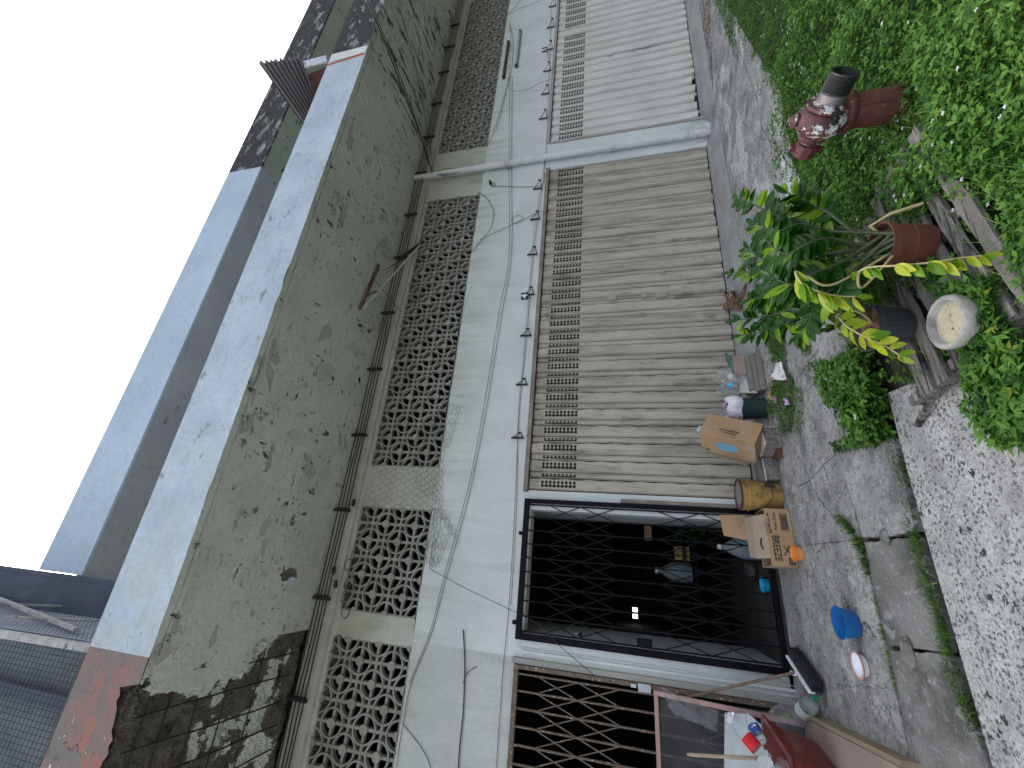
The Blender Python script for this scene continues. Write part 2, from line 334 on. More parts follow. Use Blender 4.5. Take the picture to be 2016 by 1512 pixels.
blackpot_m = pm('charcoal_plastic_pot', (.05, .052, .056), (.038, .04, .044), 6, [dict(c=(.13, .13, .13), s=14, t=(.66, .76), a=.5)], rough=.5, bump=.08)
wood_m = pm('weathered_grey_timber', (.21, .20, .18), (.12, .112, .10), (1.2, 16, 16), [dict(c=(.035, .032, .028), s=(2, 40, 40), t=(.52, .62), h=-.6), dict(c=(.02, .02, .018), s=(2.5, 8, 8), t=(.6, .68), h=-.3), dict(c=(.46, .44, .4), s=(3, 30, 30), t=(.6, .7), a=.6)], bump=.7, bs=40, bdist=.01)
cement_m = pm('cement_basin', (.36, .35, .32), (.26, .25, .23), 8, [dict(c=(.12, .12, .11), s=16, t=(.56, .68), a=.8), dict(c=(.5, .49, .45), s=12, t=(.6, .7))], bump=.6, bs=60)
silt_m = pm('dried_silt', (.44, .39, .28), (.36, .31, .22), 8, [dict(c=(.06, .05, .04), s=40, t=(.62, .66))], bump=.3)
hyd_m = pm('flaking_maroon_paint', (.15, .045, .045), (.10, .032, .032), 12, [dict(c=(.4, .38, .38), s=22, t=(.63, .66), a=.7),dict(c=(.05, .018, .018), s=9, t=(.55, .7)), dict(c=(.28, .10, .09), s=20, t=(.6, .7), a=.6)], rough=.5, bump=.5, bs=70)
hydw_m = pm('flaked_white_and_maroon_paint', (.17, .06, .06), (.07, .03, .03), 12, [dict(c=(.62, .62, .63), s=(7, 16, 16), t=(.525, .54), h=.6, det=12, rg=.72), dict(c=(.03, .03, .03), s=10, t=(.56, .6))], rough=.55, bump=.5, bs=70)
bench_m = pm('shade_black_furniture', (.008, .008, .008), (.006, .006, .006), 9, rough=.9, spec=.05, bump=0)  # bench and shelf coloured black to stand in for deep passage shade
rubber_m = pm('black_threaded_metal', (.02, .021, .022), (.03, .03, .03), 9, rough=.45, bump=.1)
greym_m = pm('bare_grey_metal', (.22, .20, .20), (.13, .11, .11), 9, metal=.5, rough=.5)
card_m = pm('brown_cardboard', (.38, .25, .14), (.32, .21, .12), 3, [dict(c=(.17, .11, .065), s=5, t=(.52, .7), a=.7), dict(c=(.52, .36, .22), s=9, t=(.6, .7), a=.4)], bump=.15, bs=50, rough=.85)
cardd_m = pm('greyed_cardboard', (.36, .28, .21), (.30, .235, .17), 3, [dict(c=(.22, .17, .13), s=5, t=(.55, .75), a=.6)], bump=.15)
ink_m = pm('black_print_ink', (.03, .028, .028), bump=0, fine=.2, bs=80)
blueink_m = pm('blue_print_ink', (.10, .30, .45), (.16, .34, .46), 30, [dict(c=(.35, .27, .17), s=40, t=(.58, .64))], bump=0)
yel_m = pm('dirty_yellow_plastic', (.36, .235, .065), (.27, .175, .052), 5, [dict(c=(.08, .055, .03), s=7, t=(.48, .66), a=.85), dict(c=(.6, .42, .14), s=14, t=(.62, .7), a=.5), dict(c=(.08, .06, .04), s=30, t=(.62, .68))], rough=.45, bump=.12)
mar_m = pm('maroon_lid_rim', (.09, .03, .035), (.06, .02, .025), 6, rough=.4); lid_m = pm('dusty_grey_lid', (.26, .22, .21), (.19, .16, .155), 9, [dict(c=(.4, .38, .36), s=14, t=(.6, .7), a=.6)], rough=.6)
orange_m = pm('orange_plastic', (.80, .27, .05), (.85, .36, .10), 6, rough=.35, bump=0, sss=.15); blue_m = pm('blue_plastic', (.01, .13, .38), (.012, .10, .31), 6, [dict(c=(.3, .45, .6), s=(30, 30, 30), t=(.7, .73))], rough=.3, bump=0)
cyan_m = pm('cyan_plastic', (.03, .42, .72), (.02, .36, .65), 6, rough=.35, bump=0); wplas_m = pm('white_plastic', (.80, .80, .84), (.70, .70, .75), 9, [dict(c=(.3, .28, .28), s=30, t=(.66, .7))], rough=.4, bump=0)
pinkrim_m = pm('dirty_orange_rim', (.55, .28, .22), bump=0); redbin_m = pm('dark_red_plastic', (.17, .034, .028), (.14, .028, .024), 4, [dict(c=(.34, .12, .10), s=8, t=(.62, .76), a=.35)], rough=.32, bump=.03)
clear_m = pm('clear_plastic', (.86, .92, .92), (.8, .88, .88), 4, rough=.12, rr=.05, trans=.88, ior=1.2, bump=.25, bs=18, alpha=.55, fine=0)
bag_m = pm('milky_plastic_bag', (.60, .63, .65), (.50, .53, .56), 6, rough=.25, trans=.5, alpha=.32, ior=1.15, bump=.4, bs=12, fine=0)
lilac_m = pm('lilac_plastic_bag', (.62, .56, .66), (.70, .68, .72), 9, [dict(c=(.30, .10, .34), s=14, t=(.6, .68)), dict(c=(.85, .84, .88), s=20, t=(.6, .66))], rough=.35, bump=.4, bs=16, alpha=.92)
litter_m = pm('mixed_litter', (.08, .07, .08), (.5, .48, .52), 16, [dict(c=(.36, .10, .38), s=20, t=(.56, .6)), dict(c=(.8, .8, .8), s=24, t=(.6, .63)), dict(c=(.03, .03, .03), s=18, t=(.58, .62))], rough=.4, bump=.6, bs=30)
basket_m = pm('dark_green_plastic', (.018, .05, .048), (.012, .035, .035), 6, [dict(c=(.10, .15, .12), s=24, t=(.64, .7))], rough=.5, bump=.1)
glassg_m = pm('green_bottle_glass', (.05, .22, .17), (.04, .18, .14), 5, rough=.12, rr=.03, trans=.6, bump=0, fine=0, alpha=.8)
gcap_m = pm('green_cap_plastic', (.03, .22, .10), bump=0, rough=.4); label_m = pm('pale_bottle_label', (.62, .66, .62), (.5, .58, .54), 30, [dict(c=(.05, .22, .16), s=38, t=(.62, .64))], bump=0, alpha=.9)
redl_m = pm('red_bottle_label', (.60, .02, .03), bump=0); bluel_m = pm('blue_bottle_label', (.03, .08, .30), (.03, .08, .3), 30, [dict(c=(.7, .7, .8), s=28, t=(.6, .62))], bump=0)
pack_m = pm('white_snack_wrapper', (.80, .80, .82), (.74, .74, .77), 6, [dict(c=(.50, .02, .03), s=11, t=(.54, .55)), dict(c=(.42, .20, .06), s=14, t=(.58, .62))], rough=.35, bump=.2)
purp_m = pm('purple_wrapper', (.34, .16, .44), (.7, .66, .74), 16, [dict(c=(.04, .03, .04), s=14, t=(.56, .6))], rough=.35, bump=.2)
block_m = pm('rough_aggregate_block', (.22, .21, .185), (.15, .14, .12), 12, [dict(c=(.08, .075, .065), s=24, t=(.52, .64)), dict(c=(.34, .33, .30), s=40, t=(.6, .66))], bump=.9, bs=70)
tilec_m = pm('pale_teal_carton_face', (.58, .68, .66), (.48, .58, .57), 9, [dict(c=(.75, .78, .76), s=6, t=(.56, .6)), dict(c=(.16, .3, .3), s=24, t=(.64, .67))], bump=0)
tilep_m = pm('orange_printed_face', (.75, .74, .70), (.66, .64, .6), 9, [dict(c=(.55, .22, .05), s=12, t=(.52, .58)), dict(c=(.24, .10, .04), s=16, t=(.62, .66))], bump=0)
plaster_m = pm('broken_fibre_board', (.46, .46, .44), (.38, .38, .37), 8, [dict(c=(.25, .25, .24), s=20, t=(.6, .7))], bump=.4)
tileb_m = pm('grey_brown_tile', (.20, .185, .165), (.15, .14, .125), 5, [dict(c=(.3, .24, .18), s=5, t=(.6, .7))], rough=.6)
foam_m = pm('grey_styrofoam', (.48, .51, .52), (.43, .46, .47), 5, [dict(c=(.3, .32, .32), s=30, t=(.64, .7), a=.5)], bump=.2, bs=120)
pinkw_m = pm('pink_painted_frame', (.40, .26, .24), (.33, .21, .20), (2, 12, 12), [dict(c=(.2, .13, .12), s=12, t=(.6, .7))], bump=.2)
plankp_m = pm('pinkish_plywood', (.32, .24, .205), (.24, .18, .155), (4, 1.2, 4), [dict(c=(.18, .13, .10), s=6, t=(.58, .72), a=.7)], bump=.3)
planky_m = pm('yellowish_timber_edge', (.27, .22, .14), (.20, .155, .095), (14, 1.2, 14), [dict(c=(.10, .07, .04), s=(30, 2, 30), t=(.58, .7))], bump=.4)
mesh_m = pm('dark_window_gauze', (.05, .05, .055), (.08, .08, .08), 6, alpha=.55, bump=.1, fine=0)
stick_m = pm('pale_stick', (.42, .35, .24), (.28, .22, .15), (14, 14, 2), [dict(c=(.12, .08, .05), s=30, t=(.6, .68))]); pole_m = pm('old_broom_pole', (.20, .14, .10), (.13, .09, .065), (14, 14, 3), rough=.6)
brush_m = pm('black_bristles', (.012, .013, .018), (.02, .022, .03), 40, rough=.8, bump=.9, bs=90)
corr_m = pm('dark_corrugated_steel', (.045, .04, .045), (.07, .055, .055), 3, [dict(c=(.12, .07, .05), s=6, t=(.6, .72))], rough=.6, coord=P, bump=.2)
corr2_m = pm('red_rusted_corrugated_steel', (.18, .07, .055), (.12, .05, .045), 3, [dict(c=(.07, .035, .03), s=(6, 6, 1.5), t=(.5, .7))], rough=.65, coord=P, bump=.3)
galv_m = pm('galvanised_flashing', (.42, .46, .52), (.34, .38, .44), 6, [dict(c=(.7, .7, .7), s=9, t=(.62, .68))], metal=.3, rough=.45, coord=P)
nbr_m = pm('dark_neighbour_panel', (.075, .095, .14), (.055, .07, .105), 1.6, [dict(c=(.13, .14, .16), s=(6, 6, 2), t=(.56, .7), a=.6)], coord=P, bump=.3)
nbrp_m = pm('dusty_grey_sheet', (.15, .19, .215), (.10, .13, .15), (2, 2, 1.3), [dict(c=(.08, .09, .1), s=(4, 4, 3), t=(.5, .7), a=.8)], coord=P, bump=.2)
edge_m = pm('weathered_pale_timber', (.42, .42, .42), (.3, .3, .3), 6, [dict(c=(.12, .11, .11), s=16, t=(.55, .66))], coord=P, bump=.4)
brown_m = pm('dry_brown_leaf', (.17, .10, .06), (.10, .06, .035), 14, [dict(c=(.3, .2, .13), s=20, t=(.6, .7))], bump=.5)
litterl_m = pm('brown_leaf_litter', (.22, .12, .06), (.14, .08, .045), 30, bump=.3)
silver_m = pm('steel_pot_metal', (.55, .55, .55), metal=.9, rough=.25, bump=0); sign_m = pm('black_number_plate', (.015, .015, .015), bump=0, rough=.4); signw_m = pm('white_numeral', (.8, .8, .8), bump=0, fine=0)
rock_m = pm('dark_rock', (.10, .10, .09), (.2, .2, .19), 14, bump=.8)
tube_m = pm('dusty_fluorescent_tube', (.50, .52, .48), (.42, .45, .4), 6, rough=.4, bump=0); batten_m = pm('greenish_batten', (.22, .27, .22), (.3, .34, .3), 6); rbat_m = pm('rust_brown_batten', (.085, .05, .032), (.06, .035, .025), 8, bump=.3)
wgrey_m = pm('grey_junction_plastic', (.40, .42, .42), bump=0)
em = bpy.data.materials.new('daylight_slit'); em.use_nodes = True; em.node_tree.nodes['Principled BSDF'].inputs['Emission Color'].default_value = (1, 1, 1, 1); em.node_tree.nodes['Principled BSDF'].inputs['Emission Strength'].default_value = 1.2
PART2 = True

# ================================================================ BUILDINGS
YF = 5.27                     # front wall plane
YC = 3.26                     # canopy edge
ZS = 5.33                     # canopy underside
XL, XR = -.93, 6.80           # party lines between the three shops
def wall_cells(mb, X0, X1, Z0, Z1, y0, y1, ops):
    xs = sorted({X0, X1, *[o[i] for o in ops for i in (0, 1)]}); zs = sorted({Z0, Z1, *[o[i] for o in ops for i in (2, 3)]})
    xs = [x for x in xs if X0 <= x <= X1]; zs = [z for z in zs if Z0 <= z <= Z1]
    solid = lambda i, j: 0 <= i < len(xs) - 1 and 0 <= j < len(zs) - 1 and not any(o[0] <= (xs[i]+xs[i+1])/2 <= o[1] and o[2] <= (zs[j]+zs[j+1])/2 <= o[3] for o in ops)
    for i in range(len(xs) - 1):
        for j in range(len(zs) - 1):
            if not solid(i, j): continue
            a, b, c, d = xs[i], xs[i+1], zs[j], zs[j+1]
            mb.add([(a,y0,c),(b,y0,c),(b,y0,d),(a,y0,d)], [(0,1,2,3)]); mb.add([(a,y1,c),(b,y1,c),(b,y1,d),(a,y1,d)], [(3,2,1,0)])
            if not solid(i-1, j): mb.add([(a,y0,c),(a,y0,d),(a,y1,d),(a,y1,c)], [(0,1,2,3)])
            if not solid(i+1, j): mb.add([(b,y0,c),(b,y1,c),(b,y1,d),(b,y0,d)], [(0,1,2,3)])
            if not solid(i, j-1): mb.add([(a,y0,c),(a,y1,c),(b,y1,c),(b,y0,c)], [(0,1,2,3)])
            if not solid(i, j+1): mb.add([(a,y0,d),(b,y0,d),(b,y1,d),(a,y1,d)], [(0,1,2,3)])
def breeze_screen(parent, x0, nx, z0=3.95, nz=5, c=.21):
    g = MB(); y0, y1 = YF + .035, YF + .095; t = .016
    x1, z1 = x0 + nx * c, z0 + nz * c
    for i in range(nx + 1):
        x = x0 + i * c; g.box(max(x - t, x0), y0, z0, min(x + t, x1), y1, z1)
    for j in range(nz + 1):
        z = z0 + j * c
        for i in range(nx):
            g.box(x0 + i*c + (t if i else t), y0 + .002, max(z - t, z0), x0 + (i+1)*c - t, y1 - .002, min(z + t, z1))
    for i in range(nx + 1):
        for j in range(nz + 1):
            if (i + j) % 2: continue
            cx, cz = x0 + i * c, z0 + j * c; r0, r1 = .130, .150; K = 28
            inside = lambda a: x0 - .002 <= cx + r1 * math.cos(a) <= x1 + .002 and z0 - .002 <= cz + r1 * math.sin(a) <= z1 + .002
            for k in range(K):
                a, b = 2*math.pi*k/K, 2*math.pi*(k+1)/K
                if not (inside(a) and inside(b)): continue
                ya = y0 - .012
                v = [(cx+q*math.cos(w), y, cz+q*math.sin(w)) for y in (ya, y1 - .01) for w in (a, b) for q in (r0, r1)]
                g.add(v, [(0,2,3,1),(4,5,7,6),(0,4,6,2),(1,3,7,5)])
            pr = [(cx + .05*math.cos(2*math.pi*k/12), cz + .05*math.sin(2*math.pi*k/12)) for k in range(12)]
            pr = [(min(max(p[0], x0), x1), min(max(p[1], z0), z1)) for p in pr]
            b = [(p[0], y0 - .024, p[1]) for p in pr] + [(p[0], y0 + .02, p[1]) for p in pr]
            g.add(b, [list(range(12))] + [(k, k+12, (k+1) % 12 + 12, (k+1) % 12) for k in range(12)])
    return g.build('ventilation_screen', screen_m, parent)
def shutter(parent, x0, x1, z0, z1, mat, per=.233, mid=None, bent=False, tagtext=None):
    """folding steel shutter: overlapping vertical slats with toothed joints and black plates for the vent holes"""
    sh = bpy.data.objects.new('folding_shutter', None); COL.objects.link(sh); sh.parent = parent
    sh.location = (0, 0, 0)
    off = Vector(parent.location)
    class _P: pass
    g = MB(); h = MB(); yb = YF + .062
    n = int(round((x1 - x0) / per)); per = (x1 - x0) / n
    zs = [z0 + .01]; 
    while zs[-1] < z1 - .03: zs.append(min(z1 - .02, zs[-1] + .15))
    for i in range(n):
        xa = x0 + i * per; w = per * .64
        yy = YF + .004 + random.uniform(-.004, .004)
        if bent and i < 5: sag = random.uniform(.02, .07)
        else: sag = random.uniform(0, .012)
        k = len(zs); v = []
        for j, z in enumerate(zs):
            for q in (0, 1):
                zz = z + sag if j == 0 else z
                tooth = .006 if (j + i) % 2 == 0 else -.005
                yo = -.018 * (1 - min(1, (z - z0) / .35)) * random.uniform(.3, 1) * (2.2 if bent and i < 6 else .8)
                v += [(xa + .003, yb - .03, zz), (xa + .02, yy + yo, zz), (xa + w + tooth - .012, yy + yo + .002, zz), (xa + w + tooth, yb - .022, zz)]
        fs = []
        for j in range(2 * k - 1):
            for c in range(3): fs.append((4*j+c, 4*j+c+1, 4*j+c+5, 4*j+c+4))
        g.add(v, fs)
        # narrow set-back slat
        xa2 = xa + w + .006; xb2 = xa + per - .003; z00 = z0 + random.uniform(0, .03)
        v = [(xa2, yb - .02, z00), (xa2 + .02, yb - .040, z00), (xb2 - .03, yb - .042, z00), (xb2, yb - .03, z00), (xa2, yb - .02, z1-.02), (xa2 + .02, yb - .040, z1-.02), (xb2 - .03, yb - .042, z1-.02), (xb2, yb - .03, z1-.02)]
        g.add(v, [(0,1,5,4),(1,2,6,5),(2,3,7,6)])
        if random.random() < .97:
            for (cx, ww, ys, rows) in ((xa + w * .52, .046, yy - .0035, 2), (xa + w + (per - w) * .5, .022, yb - .0445, 2)):
                for c in range(9):
                    zc = 2.13 + (z1 - 2.72) + c * .05
                    for rr in (-1, 1):
                        q = [(cx + rr * ww * .5 + ww * .42 * math.cos(a), ys, zc + .0175 * math.sin(a)) for a in [math.pi / 4 * t for t in range(8)]]
                        h.add(q, [list(range(8))])
                    h.add([(cx - ww*.5, ys - .0006, zc - .007), (cx + ww*.5, ys - .0006, zc - .007), (cx + ww*.5, ys - .0006, zc + .007), (cx - ww*.5, ys - .0006, zc + .007)], [(0,1,2,3)])
                    if c < 8 and ww > .02:
                        h.add([(cx - ww*.5 - .007, ys - .0006, zc), (cx - ww*.5 + .006, ys - .0006, zc), (cx - ww*.5 + .006, ys - .0006, zc + .05), (cx - ww*.5 - .007, ys - .0006, zc + .05)], [(0,1,2,3)])
    def bld(mb, name, mt, **k):
        mb.v = [(a - off.x, b - off.y, c - off.z) for a, b, c in mb.v]
        return mb.build(name, mt, sh, world=False, **k)
    bld(g, 'slat_curtain', mat, smooth=False); bld(h, 'vent_slot_shade', slot_m)
    r = MB().box(x0 - .03, YF - .035, z1 - .012, x1 + .03, YF - .003, z1 + .045); bld(r, 'head_rail', rail_m if mat is slat_m else jamb_m, bevel=.004)
    s = MB().box(x0 - .002, YF + .003, z0 - .03, x1, YF + .1, z0 - .004); bld(s, 'floor_channel', iron_m)
    if mid:
        p = MB().box(mid - .022, YF - .012, z0 + .02, mid - .002, YF + .03, z1 - .03).box(mid + .002, YF - .02, z0 + .02, mid + .024, YF + .03, z1 - .03)
        bld(p, 'meeting_stile', mat)
        for zc, hw in ((1.62, .05), (1.18, .04), (.95, .08)):
            k = MB(); k.box(mid - .06, YF - .03, zc - hw, mid + .05, YF - .018, zc + hw); k.tube([(mid - .05, YF - .034, zc - hw), (mid - .05, YF - .034, zc + hw)], .008)
            bld(k, 'lock_bolt', mat)
    return sh
def lattice_gate(parent, x0, x1, z0, z1, mat, fr, vx, levels, frame_w=.055, yg=YF - .03, jamb=None):
    e = bpy.data.objects.new('lattice_gate', None); COL.objects.link(e); e.parent = parent; off = Vector(parent.location)
    def bld(mb, name, mt, **k):
        mb.v = [(a - off.x, b - off.y, c - off.z) for a, b, c in mb.v]; return mb.build(name, mt, e, world=False, **k)
    f = MB(); w = frame_w
    f.box(x0, yg - .03, z1 - w, x1, yg + .03, z1); f.box(x0, yg - .03, z0, x1, yg + .03, z0 + .05)
    f.box(x0, yg - .028, z0 + .05, x0 + w, yg + .028, z1 - w); f.box(x1 - w * .8, yg - .028, z0 + .05, x1, yg + .028, z1 - w)
    bld(f, 'gate_frame', fr, bevel=.003)
    for x in vx:
        b = MB().box(x - .007, yg - .014, z0 + .05, x + .007, yg - .009, z1 - w).box(x - .007, yg + .009, z0 + .05, x + .007, yg + .014, z1 - w)
        bld(b, 'upright_bar', mat)
    for lv in levels:
        d = MB()
        for a, c in zip(lv[:-1], lv[1:]):
            for xa, xb in zip(vx[:-1], vx[1:]):
                d.bar((xa, yg + .004, a), (xb, yg + .004, c), .004, .011, (0, 0, 1)); d.bar((xa, yg - .004, c), (xb, yg - .004, a), .004, .011, (0, 0, 1))
        bld(d, 'diagonal_bars', mat)
    return e
# ---- middle shop
mid = thing('middle_shop', (2.9, 7.5, 0), 'middle shop with pale sky-tinted canopy edge, taupe folding shutter and black lattice gate', 'shop building', 'row of concrete shops')
ops = [(-.70, .63, 0, 2.62), (.86, 6.47, .09, 2.72), (-.71, .55, 3.95, 5.0), (1.11, 6.15, 3.95, 5.0)]
g = MB(); wall_cells(g, XL, XR, -.05, 3.93, YF, YF + .2, ops); g.build('front_wall', wall_m, mid)
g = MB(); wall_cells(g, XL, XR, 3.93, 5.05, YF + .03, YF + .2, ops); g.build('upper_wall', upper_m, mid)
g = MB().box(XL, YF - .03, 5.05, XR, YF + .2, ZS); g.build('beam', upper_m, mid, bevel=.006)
breeze_screen(mid, -.71, 6); breeze_screen(mid, 1.11, 24)
def canopy(parent, x0, x1, fm, sm, name='canopy', chip=None):
    g = MB(); z1 = 6.02
    xs = np.linspace(x0, x1, max(2, int((x1 - x0) / .12)))
    bot = []
    for x in xs:
        zb = ZS + random.uniform(-.002, .003)
        for cx, cw, ch in (chip or []):
            if abs(x - cx) < cw: zb += ch * (1 - abs(x - cx) / cw) * random.uniform(.5, 1)
        bot.append(zb)
    for a, b, p, q in zip(xs[:-1], xs[1:], bot[:-1], bot[1:]):
        g.add([(a, YC, p), (b, YC, q), (b, YC, z1), (a, YC, z1)], [(0, 1, 2, 3)])
        g.add([(a, YC, z1), (b, YC, z1), (b, YC + .16, z1), (a, YC + .16, z1)], [(0, 1, 2, 3)])
    g.add([(x0, YC, ZS), (x0, YC, z1), (x0, YC+.16, z1), (x0, YC+.16, ZS)], [(0,1,2,3)]); g.add([(x1, YC, ZS), (x1, YC+.16, ZS), (x1, YC+.16, z1), (x1, YC, z1)], [(0,1,2,3)])
    g.add([(x0, YC+.16, 5.6), (x1, YC+.16, 5.6), (x1, YC+.16, z1), (x0, YC+.16, z1)], [(3, 2, 1, 0)])
    g.build('canopy_fascia', fm, parent)
    s = MB()
    s.add([(x0, YC, ZS), (x1, YC, ZS), (x1, YC + .07, ZS), (x0, YC + .07, ZS)], [(3, 2, 1, 0)])
    s.add([(x0, YC + .07, ZS), (x1, YC + .07, ZS), (x1, YC + .07, ZS + .012), (x0, YC + .07, ZS + .012)], [(0, 1, 2, 3)])
    s.add([(x0, YC + .085, ZS), (x1, YC + .085, ZS), (x1, YC + .085, ZS + .012), (x0, YC + .085, ZS + .012)], [(3, 2, 1, 0)])
    s.add([(x0, YC + .07, ZS + .012), (x1, YC + .07, ZS + .012), (x1, YC + .085, ZS + .012), (x0, YC + .085, ZS + .012)], [(3, 2, 1, 0)])
    s.add([(x0, YC + .085, ZS), (x1, YC + .085, ZS), (x1, YF + .2, ZS), (x0, YF + .2, ZS)], [(3, 2, 1, 0)])
    s.add([(x0, YC + .155, 5.6), (x1, YC + .155, 5.6), (x1, YF + .2, 5.6), (x0, YF + .2, 5.6)], [(0, 1, 2, 3)])
    return s.build('canopy_soffit', sm, parent)
canopy(mid, -.965, 7.42, fascia_m, soffit_m, chip=[(2.92, .09, .07), (2.5, .06, .02), (.35, .2, .012)])
YE = 4.4
def eave(parent, x0, x1, fm, sm):
    MB().box(x0, YE, 8.22, x1, YE + .03, 9.02).build('roof_fascia', fm, parent)
    MB().box(x0 if x0 > 0 else XL, YE + .03, 8.225, x1, 11, 8.36).build('roof_slab', sm, parent)
    MB().box(x0 + .002, YF + .2, 5.61, x1 - .002, YF + .3, 8.22).build('upper_storey_wall', eaveso_m, parent)
eave(mid, -.60, 6.68, eave_m, eaveso_m)
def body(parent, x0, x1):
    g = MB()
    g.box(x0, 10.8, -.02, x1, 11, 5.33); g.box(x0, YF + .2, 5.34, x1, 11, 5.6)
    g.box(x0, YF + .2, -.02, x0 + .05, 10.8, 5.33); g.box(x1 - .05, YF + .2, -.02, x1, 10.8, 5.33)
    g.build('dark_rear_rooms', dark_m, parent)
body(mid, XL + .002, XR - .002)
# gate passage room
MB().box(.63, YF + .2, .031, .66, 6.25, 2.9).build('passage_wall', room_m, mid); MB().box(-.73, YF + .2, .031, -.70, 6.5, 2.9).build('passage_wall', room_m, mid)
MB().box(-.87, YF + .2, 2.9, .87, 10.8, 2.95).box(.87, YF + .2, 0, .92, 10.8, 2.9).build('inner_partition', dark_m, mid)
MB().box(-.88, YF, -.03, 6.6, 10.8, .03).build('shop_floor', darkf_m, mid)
vx = [-.70 + .02 + i * .1512 for i in range(10)]
lv = [PY(px, 1139, YF).z for px in (1076, 1141, 1213)]; lv2 = [PY(px, 1139, YF).z for px in (1300, 1388, 1472)]
gt = lattice_gate(mid, -.76, .75, .03, 2.70, blk_m, blk_m, vx, [lv, lv2], .06)
c = PY(1266, 1266, YF - .08); L0 = mid.location
for nm, bx_ in (('hanger_lug', (-.62, YF - .075, 2.70, -.58, YF - .02, 2.74)), ('hanger_lug', (.32, YF - .075, 2.70, .36, YF - .02, 2.74)), ('gate_lock', (c.x - .04, YF - .11, c.z - .09, c.x + .04, YF - .06, c.z + .06))):
    g = MB().box(*bx_); g.v = [(a-L0.x, b-L0.y, q-L0.z) for a, b, q in g.v]; g.build(nm, blk_m, gt, world=False, bevel=.003)
sh1 = shutter(mid, .87, 6.46, .10, 2.69, slat_m, mid=3.66)
g = MB().box(.76, YF - .03, 0, .80, YF - .003, 1.55); g.build('door_stop_strip', rail_m, mid)
# ---- right shop
rt = thing('right_shop', (10.4, 7.5, 0), 'right shop beyond the drainpipe, with pale grey shutter and black mouldy canopy edge', 'shop building', 'row of concrete shops')
XE = 14.5
ops = [(7.17, 13.0, .12, 2.74), (7.42, 12.88, 3.95, 5.0)]
g = MB(); wall_cells(g, XR, XE, -.05, 3.93, YF, YF + .2, ops); g.build('front_wall', wall_m, rt)
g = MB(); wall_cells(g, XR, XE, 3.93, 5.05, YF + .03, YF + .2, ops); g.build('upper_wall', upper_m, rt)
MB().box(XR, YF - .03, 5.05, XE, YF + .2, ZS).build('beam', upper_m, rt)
breeze_screen(rt, 7.42, 26); canopy(rt, 7.42, XE, mould_m, soffitR_m); eave(rt, 6.68, XE, mould_m, eavesoR_m); body(rt, XR + .002, XE)
shutter(rt, 7.18, 12.99, .13, 2.72, slatR_m, mid=9.45, bent=True)
MB().box(7.12, YF - .02, .1, 7.168, YF - .003, 2.72).build('side_jamb', jamb_m, rt)
# band of white and orange paint where the two canopy edges meet
MB().box(7.22, YC - .006, ZS + .01, 7.42, YC - .002, 6.01).build('white_paint_band', white_m, rt)
MB().bar((7.20, YC - .009, 5.35), (7.13, YC - .009, 6.0), .004, .03, (0, 1, 0)).build('orange_paint_stroke', pm('orange_stroke_paint', (.40, .13, .05), (.5, .2, .1), 9, bump=0), rt)
# ---- left shop
lf = thing('left_shop', (-3.4, 7.5, 0), 'left shop with worn red canopy edge, exposed broken concrete and rusty lattice gate', 'shop building', 'row of concrete shops')
XA = -6.0
ops = [(-2.75, -.985, 0, 2.69), (-3.1, -1.0, 3.95, 5.0)]
g = MB(); wall_cells(g, XA, XL, -.05, 3.93, YF, YF + .2, ops); g.build('front_wall', wallL_m, lf)
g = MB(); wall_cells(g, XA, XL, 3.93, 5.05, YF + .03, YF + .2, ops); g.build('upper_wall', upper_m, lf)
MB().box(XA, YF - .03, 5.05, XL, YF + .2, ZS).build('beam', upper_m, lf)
breeze_screen(lf, -3.1, 10); body(lf, XA, XL - .002)
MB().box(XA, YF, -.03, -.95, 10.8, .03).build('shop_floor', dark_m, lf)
# red fascia with a broken lower edge
g = MB(); xs = np.linspace(XA, -.965, 110); prev = None
for x in xs:
    zb = ZS + .005 if x > -1.16 else ZS + .10 + .05 * math.sin(x * 9) + random.uniform(0, .05)
    if prev: g.add([(prev[0], YC, prev[1]), (x, YC, zb), (x, YC, 6.02), (prev[0], YC, 6.02)], [(0, 1, 2, 3)])
    prev = (x, zb)
g.add([(XA, YC, 6.02), (-.965, YC, 6.02), (-.965, YC + .16, 6.02), (XA, YC + .16, 6.02)], [(0, 1, 2, 3)]); g.build('canopy_fascia', red_m, lf)
def rough(x, y): 
    return .03 * mnoise.fractal(Vector((x * 5, y * 5, 0)), .7, 2.1, 6)
def concz(x, y):   # underside: intact level near the paint edge, hollow where it has spalled
    edge = -1.10 - .30 * math.sin((y - 3.3) * 2.6) * (y < 4.5) + (.42 * (y - 4.3) / .9 if y > 4.3 else 0)
    edge += .22 * mnoise.fractal(Vector((x * 3.2, y * 3.2, 4)), .8, 2.2, 6)
    d = min(1, max(0, (edge - x) / .05)); return d
g = MB(); nx, ny = 300, 170
def fn(u, v):
    x = -3.6 + u * 2.635 + .0; y = YC + .005 + v * (YF - .035 - YC)
    d = concz(x, y); rn = random.uniform(-.004, .004)
    return (x, y, ZS + d * (.055 + rough(x, y) + rn))
g.grid(fn, nx, ny)
g.f = [f[::-1] for f in g.f]
me = g.build('canopy_soffit', [soffit_m, spall_m], lf)
for i, p in enumerate(me.data.polygons):
    c = p.center + lf.location; x, y = c.x, c.y
    d = concz(x, y)
    isl = mnoise.fractal(Vector((x * 2.6, y * 2.6, 1)), .75, 2.2, 7)
    p.material_index = 1 if (d > .15 and not (y > 4.0 and isl > .16)) else 0
MB().box(XA, YC + .02, 5.52, -.97, YF + .2, 5.6).build('canopy_slab', spall_m, lf)
